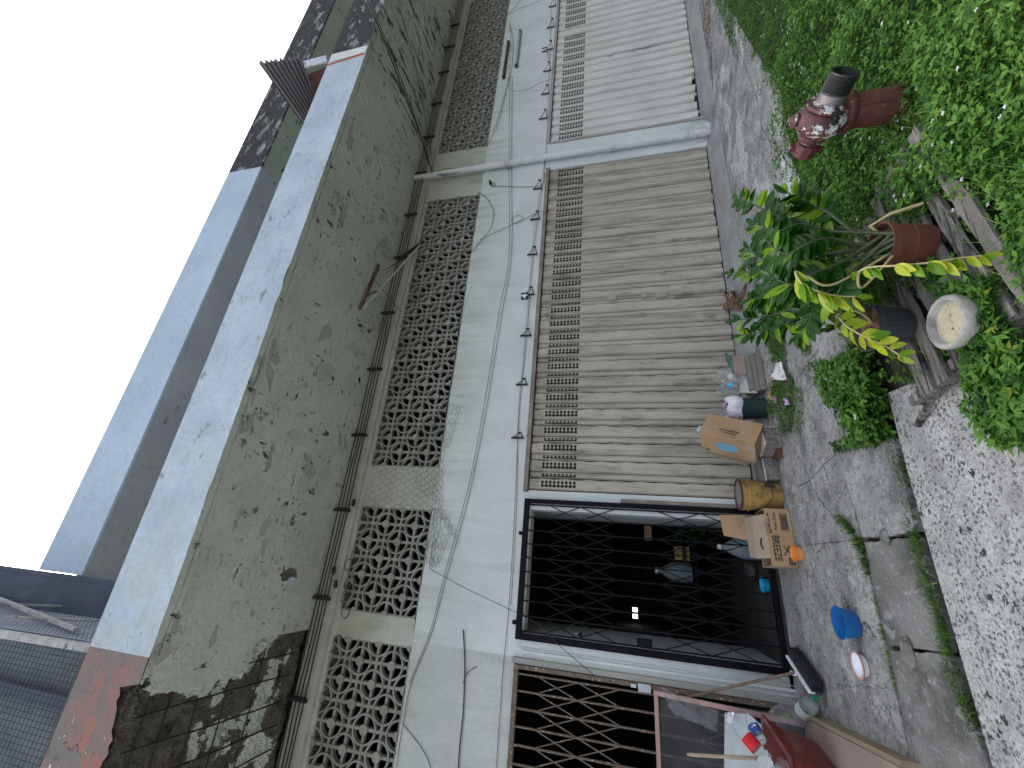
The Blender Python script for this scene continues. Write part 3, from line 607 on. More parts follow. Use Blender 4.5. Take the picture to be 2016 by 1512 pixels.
# broken concrete lip behind the fascia edge
g = MB()
def fl(u, v):
    x = -3.6 + u * 2.48; return (x, YC + .012 + .12 * v + random.uniform(-.01, .015), ZS + .22 - .2 * math.sin(math.pi * min(1, v * 1.3)) * (.7 + .3 * math.sin(x * 13)) + random.uniform(-.02, .02))
g.grid(fl, 120, 6); g.build('broken_concrete_lip', spall_m, lf)
# rebars
k = 0
for pts in ([(1225, 0), (1000, 0)],): pass
for i, x in enumerate((-1.22, -1.42, -1.65, -1.86, -2.1, -2.35)):
    b = MB().tube([(x + random.uniform(-.006, .006) + .03 * math.sin(t * 2 + i), YC + .08 + t * 1.75, ZS + .012 + .012 * math.sin(t * 6 + i)) for t in np.linspace(0, 1, 9)], .008, 6); b.build('reinforcing_bar', iron_m, lf)
for i, y in enumerate((3.42, 3.62, 3.9, 4.22, 4.6)):
    b = MB().tube([(-1.08 - .05 * (i % 2) - t * 2.2, y + random.uniform(-.005, .005) + .05 * t, ZS + .03 + .01 * math.sin(t * 7 + i)) for t in np.linspace(0, 1, 9)], .007, 6); b.build('reinforcing_bar', iron_m, lf)
# rusty gate
vx = [-1.075 - i * .152 for i in range(11)][::-1]
lv = [PY(px, py, YF).z for px, py in ((1060, 1310), (1137, 1312), (1222, 1324))]; dz = (lv[0] - lv[2]) / 2
lattice_gate(lf, -2.75, -.99, .03, 2.69, rust_m, rust_m, vx, [[lv[0] - dz * i for i in range(3)], [.45 + .42, .45]], .05)
MB().box(-.985, YF - .045, 0, -.93, YF - .003, 2.72).build('gate_jamb', jamb_m, lf, bevel=.004)
g = MB(); zc = PY(1268, 1335, YF - .05).z; g.box(-1.06, YF - .075, zc - .06, -.99, YF - .062, zc + .06); g.box(-1.03, YF - .09, zc + .08, -1.0, YF - .065, zc + .13); g.build('gate_latch', galv_m, lf)
# peeling flakes and the broken patch on the painted underside
def flakes(parent, n, x0, x1, seed):
    random.seed(seed); g = MB()
    for _ in range(n):
        x = random.uniform(x0, x1); y = YC + .12 + (1.8 * random.random()); a = random.uniform(0, 6.28); L = random.uniform(.015, .075); K = 6; w = L * random.uniform(.25, .6); b = len(g.v)
        if mnoise.noise(Vector((x * .9, y * 1.2, 3))) < .02: continue
        for k in range(K + 1):
            u = k / K; ww = w * math.sin(math.pi * (.12 + .8 * u)) * random.uniform(.6, 1.2)
            px, py = x + math.cos(a) * L * (u - .5), y + math.sin(a) * L * (u - .5)
            for sg in (0, 1): g.v.append((px - math.sin(a) * ww * sg, py + math.cos(a) * ww * sg, ZS - .002 - (.010 + .016 * random.random()) * sg))
        for k in range(K): g.f.append([b+2*k, b+2*k+1, b+2*k+3, b+2*k+2]); g.m.append(0)
    o = g.build('paint_flakes', soffit_m, parent); o['kind'] = 'stuff'
flakes(mid, 420, -.9, 7.3, 3); flakes(rt, 300, 7.5, 13, 4)
def blot(parent, px, py, rx, ry, mt, name, z, seed, jag=.3):
    random.seed(seed); c = PZ(px, py, ZS); K = 26; P = []
    for k in range(K):
        a = 2*math.pi*k/K; q = 1 + jag * mnoise.noise(Vector((math.cos(a)*1.7, math.sin(a)*1.7, seed))) * 2; P.append((c.x + rx*q*math.cos(a), c.y + ry*q*math.sin(a), z))
    MB().add(P, [list(range(K))]).build(name, mt, parent)
blot(mid, 568, 1132, .075, .13, spall_m, 'broken_patch', ZS - .003, 5); blot(mid, 573, 1146, .06, .07, fascia_m, 'exposed_undercoat', ZS - .005, 8, .15)
blot(mid, 503, 1005, .035, .03, red_m, 'rust_spot', ZS - .003, 3)
for i, (px, py, rx, ry) in enumerate(((600, 950, .12, .09), (585, 865, .10, .14), (575, 592, .10, .08), (640, 730, .15, .12), (470, 985, .08, .09), (375, 1175, .16, .05), (345, 1260, .07, .05), (700, 690, .1, .16), (725, 320, .10, .07), (640, 930, .07, .1))):
    blot(mid, px, py, rx, ry, soffitp_m, 'lifted_paint_patch', ZS - .0025 - i * .0002, 20 + i, .45)
# narrow conduit strips between the two gates
MB().box(-.885, YF - .02, 0, -.862, YF - .003, 2.62).box(-.84, YF - .012, 0, -.835, YF - .003, 2.66).build('conduit_strip', white_m, lf)

# ---- neighbour's cage on top of the left canopy
cg = thing('mesh_cage', (-2.5, 3.6, 6.03), 'dark wire mesh cage with grey sheets standing on top of the red canopy edge', 'cage')
MB().box(-4.5, 3.42, 6.03, -1.02, 3.45, 8.6).build('backing_sheet', nbrp_m, cg)
for x in (-1.42,): MB().box(x - .05, 3.34, 6.03, x + .05, 3.38, 8.6).build('cage_post', nbr_m, cg)
g = MB()
for i in range(60):
    x = -1.0 - i * .042; g.tube([(x, 3.285, 6.03), (x, 3.285, 8.5)], .0024, 4)
for j in range(46): g.tube([(-1.0, 3.292, 6.05 + j * .05), (-3.5, 3.292, 6.05 + j * .05)], .0022, 4)
g.build('wire_mesh', iron_m, cg)
MB().bar((-.985, 3.29, 6.03), (-1.04, 3.29, 8.6), .06, .05).bar((-1.0, 3.36, 6.03), (-1.03, 3.36, 8.6), .02, .03).build('pale_edge_board', edge_m, cg)
MB().box(-4.5, 3.27, 6.022, -.97, 3.30, 6.05).build('bottom_rail', iron_m, cg)
g = MB()
def fn(u, v): y = 3.42 + u * 1.0; return (-1.0 + .012 * math.sin(u * 90) - (v * .1), y, 6.03 + v * 4.2)
g.grid(fn, 90, 4); g.build('side_sheet', nbr_m, cg)
g = MB()
for i in range(24): y = 3.40 + i * .042; g.tube([(-.965, y, 6.03), (-1.04, y, 10.2)], .0022, 4)
for j in range(70): z = 6.05 + j * .06; g.tube([(-.965 - .018 * (z - 6.03), 3.40, z), (-.965 - .018 * (z - 6.03), 4.38, z)], .0022, 4)
g.build('side_mesh', galv_m, cg)
MB().bar((-.93, 3.5, 6.6), (-.93, 4.35, 9.8), .03, .04).bar((-.93, 3.5, 7.6), (-.93, 4.3, 6.3), .02, .03).bar((-.93, 3.55, 9.0), (-.93, 4.3, 8.1), .02, .03).build('side_brace', edge_m, cg)
pn = thing('end_wall', (-1.2, 4.6, 5.9), 'dark blue grey end wall closing off the upper eave above the left shop', 'wall')
MB().box(-2.6, 4.30, 6.0, -.60, 4.36, 13).build('wall_panel', nbr_m, pn)
MB().box(-2.6, 4.27, 6.0, -.66, 4.298, 13).build('cladding_sheet', nbr_m, pn)

# ---- corrugated sheets on the middle/right canopy
def corr(p00, p10, p11, p01, mat, name, n, amp, label, cat, thick=.003, ragged=0):
    P4 = [Vector(p) for p in (p00, p10, p11, p01)]; ctr = sum(P4, Vector()) / 4
    t = thing(name, (ctr.x, ctr.y, min(p.z for p in P4)), label, cat)
    nrm = (P4[1] - P4[0]).cross(P4[3] - P4[0]).normalized(); g = MB(); K = n * 8
    for sgn in (0, 1):
        def fn(u, v):
            a = P4[0].lerp(P4[1], v * (1 + ragged * math.sin(u * 37))); b = P4[3].lerp(P4[2], v * (1 + ragged * math.sin(u * 37))); p = a.lerp(b, u)
            return p + nrm * (amp * math.sin(u * n * 2 * math.pi) + sgn * thick)
        g.grid(fn, K, 6)
    g.build('corrugated_sheet', mat, t, smooth=True); return t
a = PY(598, 247, 3.40); b = PY(508, 122, 3.20); c = PY(592, 112, 3.34); d = PY(622, 193, 3.46)
a.z -= .0
corr(a, b, c, d, corr_m, 'roofing_sheet', 9, .02, 'dark corrugated sheet rising at a slant above the pale canopy edge', 'metal sheet', ragged=.01)
a = PY(612, 205, 3.48); b = PY(572, 140, 3.55); c = PY(648, 112, 3.55); d = PY(668, 120, 3.42)
a2, b2, c2, d2 = Vector((6.75, 3.6, 6.03)), Vector((6.95, 3.6, 6.6)), Vector((7.75, 3.6, 6.85)), Vector((7.95, 3.6, 6.03))
t2 = corr(b2, a2, d2, c2, corr2_m, 'rusty_sheet', 12, .016, 'reddish rusted corrugated sheet upright behind the dark slanted sheet', 'metal sheet')
fl_ = thing('metal_flashing', (7.3, 3.44, 6.05), 'bright galvanised flashing strip along the edge of the reddish rusted sheet', 'flashing')
a = PY(574, 134, 3.42); b = PY(646, 116, 3.40)
g = MB().tube([a, a.lerp(b, .5) + Vector((0, 0, .01)), b], .055, 10); g.build('flashing_strip', galv_m, fl_, smooth=True)

# ---- drainpipe
pi = thing('drainpipe', (6.69, YF - .07, 0), 'white painted drainpipe running down between the two folding shutters', 'drainpipe')
MB().tube([(6.70, YF - .075, 5.32), (6.70, YF - .075, 2.6), (6.68, YF - .08, .12)], .056, 16).build('pipe', white_m, pi, smooth=True)
for px, py in ((1000, 330), (1206, 302)):
    z = PY(px, py, YF).z
    g = MB()
    for dz in (-.04, 0, .04): g.lathe([(.056, dz - .012), (.07, dz - .01), (.07, dz + .01), (.056, dz + .012)], 16, ((6.69, YF - .077, z), (0, 0, 1)))
    g.box(6.75, YF - .06, z - .02, 6.82, YF - .003, z + .02); g.build('pipe_collar', white_m, pi, smooth=True)
MB().lathe([(.058, 0), (.072, .02), (.07, .09), (.057, .13)], 14, ((6.68, YF - .08, .04), (0, 0, 1)), .06).build('mortar_foot', bright_m, pi)

# ---- cables under the canopy
for i in range(4):
    z = 5.13 + i * .048; y = YF - .10
    pts = []
    for x in np.linspace(-3.2, 13.5, 60): pts.append((x, y + .004 * math.sin(x * 3 + i), z + .05 * 0 - .012 * abs(math.sin((x + .3) * math.pi / 1.3)) + .004 * math.sin(x * 5 + i * 2)))
    o = MB().tube(pts, .0085, 6).build('electric_cable', cable_m, None, smooth=True)
    tag(o, ['lowest of the four black cables strung under the canopy', 'second lowest of the four black cables strung under the canopy', 'second highest of the four black cables strung under the canopy', 'highest of the four black cables strung under the canopy'][i], 'cable', 'parallel cables under the canopy')
b0 = None
bx = [(600, 1380), (644, 1179), (682, 1005), (714, 857), (742, 727), (766, 616), (787, 507), (806, 423), (822, 342), (837, 271), (853, 205), (868, 144), (882, 93), (893, 50)]
names = ['at the broken concrete', 'above the small breeze screen', 'above the chicken wire', 'nearest left of the leaning tube', 'left of the hanging lamp wires']
for i, (px, py) in enumerate(bx):
    p = PY(px, py, YF - .1)
    if b0 is None:
        b0 = thing('cable_bracket', (p.x, YF - .1, 5.2), 'x', 'cable bracket', 'brackets holding the four cables')
        MB().box(-.02, -.02, -.12, .02, .015, .16).build('clamp', iron_m, b0, world=False, bevel=.006)
        MB().tube([(0, .015, .06), (0, .08, .09)], .008).tube([(.03, 0, -.1), (.03, 0, .1)], .006).build('bolt', iron_m, b0, world=False)
        o = b0
    else: o = copy_thing(b0, loc=(p.x, YF - .1, 5.2))
    o['label'] = 'black cable bracket under the canopy, number %s of fourteen from the broken concrete end' % ['one','two','three','four','five','six','seven','eight','nine','ten','eleven','twelve','thirteen','fourteen'][i]

# ---- loose wires on the facade
def wire(pix, label, r=.0035, y=YF - .02, mt=None, cat='wire', name='loose_wire', sub=5, group='loose wires on the wall'):
    ys = y if isinstance(y, list) else [y] * len(pix)
    P3 = [PY(a, b, q) for (a, b), q in zip(pix, ys)]
    out = []
    n = len(P3)
    for i in range(n - 1):
        p0, p1, p2, p3 = P3[max(i-1, 0)], P3[i], P3[i+1], P3[min(i+2, n-1)]
        for k in range(sub):
            t = k / sub; out.append(.5 * ((2*p1) + (p2-p0)*t + (2*p0-5*p1+4*p2-p3)*t*t + (3*p1-p0-3*p2+p3)*t**3))
    out.append(P3[-1])
    o = MB().tube(out, r, 5).build(name, mt or cable_m, None, smooth=True)
    return tag(o, label, cat, group)
wire([(1008, 150), (1007, 330), (1007, 500), (990, 604), (962, 778), (936, 917), (914, 1012), (878, 1139), (851, 1243), (809, 1347), (795, 1417), (786, 1470), (780, 1512)], 'long thin wire sagging across the whole pale wall below the breeze screens', .0035, mt=wire_m)
wire([(1003, 150), (1002, 330), (1002, 500), (984, 604), (956, 778), (931, 917), (908, 1012), (873, 1139), (847, 1243), (806, 1345)], 'twin wire sagging just above the long thin wire across the pale wall', .003, mt=wire_m)
wire([(1085, 20), (1075, 290), (1056, 450), (1047, 535), (1037, 660), (1025, 778), (1020, 847), (1013, 1012), (1002, 1191), (991, 1312), (977, 1512)], 'thin dark wire strung along the top of the shutters and gates', .003)
wire([(1075, 300), (1052, 450), (1044, 540), (1029, 720), (1020, 815), (1017, 1000), (1006, 1191)], 'second thin wire close above the middle shutter rail', .0025, mt=wire_m)
wire([(945, 470), (925, 540), (908, 610), (897, 700), (880, 800), (868, 920), (850, 1050), (826, 1200), (806, 1310), (786, 1440), (775, 1512)], 'dark wire running along the ledge under the breeze screens', .005, YF + .005)
wire([(930, 560), (911, 620), (893, 735), (872, 860), (858, 990), (832, 1130), (815, 1240)], 'thin wire lying beside the dark ledge wire', .003, YF + .0, mt=wire_m)
wire([(845, 1118), (858, 1127), (880, 1138), (920, 1160), (1000, 1198), (1030, 1213), (1060, 1230), (1100, 1270), (1170, 1330)], 'single dark wire slanting from the chicken wire down across the black gate', .0035, YF - .09)
wire([(793, 1425), (805, 1440), (825, 1465), (840, 1490), (848, 1512)], 'dark wire drooping from the ledge at the left shop wall', .004)
wire([(942, 378), (960, 392), (972, 418), (965, 450), (952, 468), (925, 500)], 'dark wire loop dropping beside the breeze screen corner near the drainpipe', .004)
wire([(1080, 412), (1060, 418), (1030, 432), (1000, 446), (945, 472)], 'thin wire sagging from the shutter rail to the screen ledge', .0035)
wire([(1008, 428), (1020, 424), (1030, 428), (1025, 436), (1010, 440), (1007, 430)], 'small oval loop of wire on the pale wall above the middle shutter', .003)
wire([(1072, 340), (1068, 362), (1040, 368), (968, 366)], 'black lead running from the small junction box down to the shutter rail', .004)
wire([(1003, 175), (1015, 179), (1040, 175), (1065, 162), (1092, 155)], 'thin wire arcing above the pale grey shutter', .003)
wire([(1003, 45), (1010, 80), (1008, 130), (995, 180), (978, 240), (962, 282), (955, 290)], 'dark wire curling down from the far breeze screen past the brown batten', .004)
wire([(1002, 40), (1006, 90), (1000, 160), (990, 210), (975, 262)], 'grey wire beside the curling dark wire at the far screen', .003, mt=wire_m)
wire([(999, 30), (1020, 18), (1045, 8), (1066, 0)], 'thin wire fanning out at the far right end of the wall', .0035)
wire([(999, 28), (1015, 12), (1026, -4)], 'short wire fanning upward at the far right end of the wall', .0035)
wire([(912, 1240), (915, 1310), (912, 1400), (905, 1470), (902, 1520)], 'upright black conduit wire on the left shop wall, frayed at its top', .007)
wire([(912, 1345), (918, 1328), (928, 1318), (940, 1312)], 'short curled wire end leaving the conduit on the left shop wall', .004)
# drop cables passing in front of the canopy
wire([(715, -20), (722, 0), (746, 55), (770, 115), (800, 195), (818, 240), (836, 290), (851, 340)], 'thick black drop cable hanging from above the canopy down to the drainpipe top', .012, [2.8, 2.85, 3.2, 3.6, 4.2, 4.55, 4.9, 5.15], group='drop cables at the drainpipe')
wire([(722, -20), (727, 0), (752, 60), (778, 125), (806, 200), (826, 258), (843, 325)], 'thinner drop cable twisted beside the thick one above the drainpipe', .008, [2.8, 2.85, 3.2, 3.65, 4.25, 4.6, 5.1], group='drop cables at the drainpipe')
wire([(783, -15), (790, 30), (808, 90), (824, 160), (836, 225), (848, 290), (852, 340)], 'thin straight wire dropping from the canopy underside to the drainpipe top', .005, [3.3, 3.5, 3.9, 4.4, 4.8, 5.1, 5.16], group='drop cables at the drainpipe')
g = MB()
for k in range(10):
    s0 = PY(850, 343, YF - .1); e0 = PY(random.uniform(868, 908), random.uniform(326, 350), YF - .09)
    q = s0.lerp(e0, .5) + Vector((random.uniform(-.05, .05), -.02, random.uniform(-.06, .1))); g.tube([s0, s0.lerp(q, .6), q, e0], .0045, 5)
tag(g.build('wire_bunch', cable_m), 'tangled bunch of cut black wire ends at the drainpipe top', 'wire bunch')
# coils above the small screen
for i, (cx, cy, r, lb) in enumerate(((688, 1112, .07, 'top'), (690, 1150, .1, 'middle'), (680, 1178, .06, 'small'), (682, 1205, .07, 'lowest'), (668, 1258, .05, 'faint'))):
    c = PY(cx, cy, YF - .04); pts = []
    for k in range(26):
        a = k / 25 * 2 * math.pi * 1.7 + i; q = r * (1 - .15 * k / 25); pts.append(c + Vector((q * math.cos(a), -.01 - .001 * k, q * .8 * math.sin(a))))
    tag(MB().tube(pts, .0035, 5).build('wire_coil', cable_m), ['topmost thin black wire coil beside the small breeze screen', 'largest black wire coil, hanging over the middle of the small breeze screen edge', 'tight black wire coil just under the largest one', 'black wire coil at the lower corner of the small breeze screen', 'tiny wire coil above the left shop breeze screen'][i], 'wire coil', 'wire coils by the cables')
for px, py, lb in ((657, 1123, 'upper'), (661, 1150, 'lower'), (696, 990, 'single')):
    p = PY(px, py, YF - .11); t = thing('cable_splice', p, {'upper': 'upper of two black taped cable splices beside the wire coils', 'lower': 'lower of two black taped cable splices beside the wire coils', 'single': 'black connector box on the cables above the chicken wire'}[lb], 'cable splice', 'splices on the cables')
    MB().lathe([(0, -.05), (.022, -.045), (.026, 0), (.022, .045), (0, .05)], 10, ((0, 0, 0), (1, 0, .1))).build('tape_wrap', cable_m, t, world=False, smooth=True)
# chicken wire
def netz(px, py):  # drapes off the ledge
    return PY(px, py, YF - .015 - .05 * max(0, (px - 860) / 60))
g = MB(); quad = [((716, 905), (872, 935)), ((700, 990), (870, 990)), ]
def cell_net(P00, P10, P11, P01, nu, nv, jit):
    # hexagonal mesh in a bilinear patch of picture points
    def pt(u, v):
        a = (P00[0]*(1-u)+P10[0]*u, P00[1]*(1-u)+P10[1]*u); b = (P01[0]*(1-u)+P11[0]*u, P01[1]*(1-u)+P11[1]*u)
        return netz(a[0]*(1-v)+b[0]*v, a[1]*(1-v)+b[1]*v)
    J = {}
    def node(i, j):
        if (i, j) not in J: J[i, j] = (random.uniform(-jit, jit), random.uniform(-jit, jit))
        a, b = J[i, j]; off = .25 if (i + j) % 2 else -.25
        return pt(min(1, max(0, (i + off + a) / nu)), min(1, max(0, (j + b) / nv)))
    for i in range(nu + 1):
        for j in range(nv): g.tube([node(i, j), node(i, j + 1)], .0019, 3, False)
    for i in range(nu):
        for j in range(nv + 1):
            if (i + j) % 2 == 1: g.tube([node(i, j), node(i + 1, j)], .0019, 3, False)
cell_net((735, 912), (872, 925), (862, 1004), (712, 996), 14, 12, .28)
cell_net((800, 870), (880, 790), (870, 1000), (820, 960), 8, 22, .3)
cell_net((880, 790), (908, 800), (885, 880), (868, 890), 4, 10, .3)
cell_net((845, 1000), (872, 1000), (850, 1118), (828, 1110), 4, 14, .3)
cell_net((855, 1000), (895, 1030), (862, 1115), (845, 1118), 5, 12, .3)
cell_net((868, 995), (902, 1055), (893, 1062), (858, 1005), 7, 4, .4)
tag(g.build('chicken_wire', net_m), 'torn chicken wire netting draped between the two breeze screens', 'netting')
# junction box
t = thing('junction_box', PY(970, 362, YF - .03), 'small grey junction box with two round lamp holders beside the breeze screen', 'junction box')
MB().box(-.04, 0, -.04, .04, .027, .04).build('box_body', wgrey_m, t, world=False, bevel=.004)
for dx in (-.02, .025): MB().lathe([(0, -.07), (.014, -.07), (.018, -.03), (.018, 0)], 10, ((dx, 0, .03), (0, 1, -.2))).build('lamp_holder', cable_m, t, world=False)
# hanging broken lamp
p0 = PY(745, 522, 4.42); p1 = PY(708, 608, 4.36)
t = thing('broken_lamp_batten', p0, 'rusty lamp batten hanging broken under the canopy on its wires', 'lamp batten')
MB().bar(p0, p1, .05, .04).build('batten_body', rust_m, t); MB().bar(p0.lerp(p1, .02) - Vector((0, .03, .03)), p0.lerp(p1, .6) - Vector((0, .03, .03)), .03, .02).build('rusted_cover', rbat_m, t)
MB().bar(PY(722, 582, 4.38), PY(743, 573, 4.45), .02, .01).build('bent_tab', rbat_m, t)
wire([(736, 535), (760, 530), (778, 520), (800, 505), (812, 495)], 'black wire from the broken lamp batten to the cables', .004, [4.42, 4.6, 4.8, 5.05, 5.15], group='wires of the broken lamp')
wire([(735, 542), (750, 543), (765, 535), (775, 530), (770, 524), (780, 518), (795, 510)], 'loosely looped wire beside the broken lamp batten', .003, [4.42, 4.55, 4.65, 4.75, 4.85, 5.0, 5.1], group='wires of the broken lamp')
wire([(733, 545), (760, 578), (789, 615)], 'straight dark wire from the broken lamp batten to the breeze screen top', .004, [4.42, 4.8, 5.2], sub=1, group='wires of the broken lamp')
wire([(742, 540), (726, 575), (712, 608)], 'thin wire hanging along the broken lamp batten', .003, [4.35, 4.33, 4.3], group='wires of the broken lamp')
t = thing('fluorescent_tube', PY(712, 610, 4.3), 'long white fluorescent tube leaning from the broken lamp to the breeze screen', 'lamp tube')
a = PY(714, 608, 4.32); b = PY(827, 482, 5.12)
MB().tube([a, b], .012, 10).build('glass_tube', tube_m, t, smooth=True); MB().tube([b, b + (b - a).normalized() * .02], .013, 10).build('end_cap', greym_m, t)
MB().bar(PY(783, 512, 5.05), PY(826, 481, 5.14), .05, .02).build('cable_tray', iron_m, t)
# two battens right
for (a, b, mt, lb, nm) in (((1024, 60), (1016, 131), batten_m, 'slim greenish lamp batten standing upright on the wall above the pale shutter', 'lamp_batten'), ((1001, 82), (991, 153), rbat_m, 'rust brown wooden batten on the wall beside the far breeze screen', 'wooden_batten')):
    A, B = PY(*a, YF - .03), PY(*b, YF - .03); t = thing(nm, B, lb, 'batten'); MB().bar(A, B, .05, .05).build('batten_body', mt, t, bevel=.006); MB().bar(A, A.lerp(B, .04), .056, .056).bar(B.lerp(A, .04), B, .056, .056).build('end_piece', iron_m, t)
# brackets over the shutters
def bracket_at(px, py, n, proto=[None]):
    p = PY(px, py, YF - .02); z = 2.78
    if proto[0] is None:
        o = thing('wall_bracket', (p.x, YF, z), 'x', 'wall bracket', 'triangular brackets above the shutters'); proto[0] = o
        MB().bar((0, -.02, 0), (0, -.02, .17), .025, .012).bar((.03, -.16, .01), (0, -.01, .16), .009, .009).bar((0, -.02, .01), (.03, -.16, .01), .014, .01).build('strap', iron_m, o, world=False)
        MB().tube([(.03, -.16, .0), (.03, -.16, .05)], .012, 6).build('pin', iron_m, o, world=False)
    else: o = copy_thing(proto[0], loc=(p.x, YF, z))
    o['label'] = n
on = ['first', 'second', 'third', 'fourth', 'fifth', 'sixth', 'seventh', 'eighth']
for i, (px, py) in enumerate([(1025, 862), (1037, 757), (1049, 660), (1040, 580), (1056, 500), (1065, 430), (1066, 370)]):
    bracket_at(px, py, 'triangular iron bracket above the taupe shutter, %s from the black gate' % on[i])
for i, (px, py) in enumerate([(1075, 232), (1080, 183), (1083, 138), (1077, 98), (1086, 53), (1088, 12)]):
    bracket_at(px, py, 'triangular iron bracket above the pale grey shutter, %s from the drainpipe' % on[i])
for px, py, n, lb in ((1033, 583, '4', 'small black number plate reading 4 above the taupe shutter'), (1072, 98, '5', 'small black number plate reading 5 above the pale grey shutter')):
    t = thing('number_plate', PY(px, py, YF - .17), lb, 'number plate', rot=(0, 0, R_(-18)))
    MB().box(-.055, -.004, -.055, .055, .004, .055).build('plate', sign_m, t, world=False)
    text(n, .12, t, (0, -.0055, 0), (R_(90), 0, 0), signw_m, 'numeral', bold=.004)
    MB().tube([(0, .01, -.03), (.0, .15, -.06)], .006).build('stay', iron_m, t, world=False)

# ================================================================ GROUND
def struct(mb, name, mats, **k): return tag(mb.build(name, mats, None, **k), kind='structure')
struct(MB().box(-400, -400, -.4, 400, 400, -.10), 'ground', soil_m)
g = MB(); g.prism([(-30, -12), (1.15, -12), (1.15, 1.6), (1.02, 2.2), (1.10, 2.74), (.6, 2.76), (-.4, 2.75), (-30, 2.75)], -.1, -.002); struct(g, 'road', road_m)
g = MB(); g.prism([(-30, -12), (30, -12), (30, 5.3), (-30, 5.3)], -.1, -.045); struct(g, 'soil_bed', soil_m)
# sidewalk, with joints and cracks cut as dark lines laid 3 mm above it
g = MB()
side = [(-30, 3.43), (.28, 3.43), (.60, 3.42), (.95, 3.47), (1.25, 3.33), (1.6, 3.22), (1.9, 3.3), (2.2, 3.12), (2.5, 3.02), (3.1, 3.10), (3.6, 3.05), (4.3, 3.04), (5.2, 2.9), (6.4, 3.3), (7.6, 3.4), (30, 3.2), (30, 5.47), (-30, 5.47)]
g.prism(side, -.05, 0); struct(g, 'sidewalk', conc_m)
def crackline(g, pix, w=.006, z=.003, sub=7, wob=.012):
    w *= .5
    P3 = [PZ(a, b, 0) for a, b in pix]; pts = []
    for a, b in zip(P3[:-1], P3[1:]):
        for k in range(sub): q = a.lerp(b, k / sub); pts.append((q.x + random.uniform(-wob, wob) * (k > 0), q.y + random.uniform(-wob, wob) * (k > 0)))
    pts.append((P3[-1].x, P3[-1].y)); b0 = len(g.v)
    for i, (x, y) in enumerate(pts):
        x2, y2 = pts[min(i+1, len(pts)-1)]; x1, y1 = pts[max(i-1, 0)]
        d = Vector((x2 - x1, y2 - y1)).normalized(); ww = w * random.uniform(.35, 1.1)
        g.v += [(x - d.y * ww, y + d.x * ww, z), (x + d.y * ww, y - d.x * ww, z)]
        if i: g.f.append([b0+2*i-2, b0+2*i-1, b0+2*i+1, b0+2*i]); g.m.append(0)
g = MB()
crackline(g, [(1572, 958), (1597, 945), (1622, 915), (1648, 893)], .006, wob=.002)
crackline(g, [(1583, 918), (1592, 940), (1604, 965), (1622, 995), (1636, 1010), (1652, 1030)], .006)
crackline(g, [(1589, 1073), (1640, 1068), (1690, 1062)], .005, wob=.003)
crackline(g, [(1645, 1345), (1665, 1352), (1690, 1350), (1715, 1353), (1745, 1352)], .004)
crackline(g, [(1600, 890), (1612, 905), (1630, 930)], .003)
crackline(g, [(1668, 600), (1640, 645), (1610, 690), (1580, 735), (1560, 760)], .007)
crackline(g, [(1590, 770), (1612, 745), (1640, 720)], .005)
crackline(g, [(1475, 40), (1440, 110), (1425, 190), (1400, 260), (1398, 300)], .006)
crackline(g, [(1430, 60), (1460, 110), (1490, 190), (1500, 250), (1490, 330), (1470, 400)], .008)
crackline(g, [(1500, 250), (1530, 300), (1548, 330), (1560, 380)], .008)
crackline(g, [(1455, 200), (1490, 270), (1520, 280)], .004)
crackline(g, [(1420, 180), (1450, 230), (1480, 260)], .004); crackline(g, [(1530, 1120), (1545, 1180), (1550, 1250)], .004)
crackline(g, [(1483, 560), (1498, 600), (1520, 625)], .006); crackline(g, [(1690, 1228), (1697, 1290), (1700, 1340)], .003)
struct(g, 'sidewalk_cracks', crack_m)
# drain cover slabs
def slab(pix, z, mt, nm, label=None, thick=.07, jit=0):
    P3 = [PZ(a, b, z) for a, b in pix]; poly = []
    for i, a in enumerate(P3):
        b = P3[(i+1) % len(P3)]
        for k in range(7): q = a.lerp(b, k / 7); poly.append((q.x + random.uniform(-.006, .006) * (k > 0), q.y + random.uniform(-.006, .006) * (k > 0)))
    ar = sum(poly[i][0]*poly[(i+1) % len(poly)][1] - poly[(i+1) % len(poly)][0]*poly[i][1] for i in range(len(poly)))
    if ar < 0: poly = poly[::-1]
    o = MB().prism(poly, z - thick, z).build(nm, mt, None, bevel=.006)
    return tag(o, kind='structure')
slab([(1648, 890), (1757, 862), (1790, 1000), (1797, 1046), (1742, 1056), (1698, 1058)], .012, slabl_m, 'drain_slab')
slab([(1700, 1066), (1745, 1064), (1800, 1056), (1828, 1130), (1850, 1205), (1862, 1284), (1800, 1277), (1745, 1270), (1722, 1170)], .0, slab_m, 'drain_slab')
slab([(1748, 1278), (1864, 1290), (1893, 1360), (1960, 1560), (1800, 1560), (1775, 1400)], .008, slab_m, 'drain_slab')
slab([(1800, 1566), (1962, 1566), (2300, 3000), (1950, 3000)], .008, slab_m, 'drain_slab')
slab([(1610, 600), (1635, 585), (1668, 640), (1680, 690), (1640, 745), (1612, 700)], .03, conc_m, 'broken_slab')
slab([(1630, 735), (1668, 760), (1700, 850), (1702, 870), (1672, 905), (1650, 890), (1634, 810)], .02, conc_m, 'broken_slab')
slab([(1545, 395), (1578, 398), (1600, 425), (1625, 470), (1636, 520), (1606, 555), (1570, 520), (1552, 460)], .045, bright_m, 'curb_stone')
slab([(1535, 300), (1556, 312), (1572, 350), (1578, 392), (1546, 392), (1540, 350)], .035, bright_m, 'curb_stone')
slab([(1640, 470), (1665, 500), (1672, 560), (1640, 575), (1628, 530)], .02, bright_m, 'curb_stone')
slab([(1585, 575), (1612, 560), (1650, 580), (1665, 610), (1610, 640)], .0, conc_m, 'broken_slab')
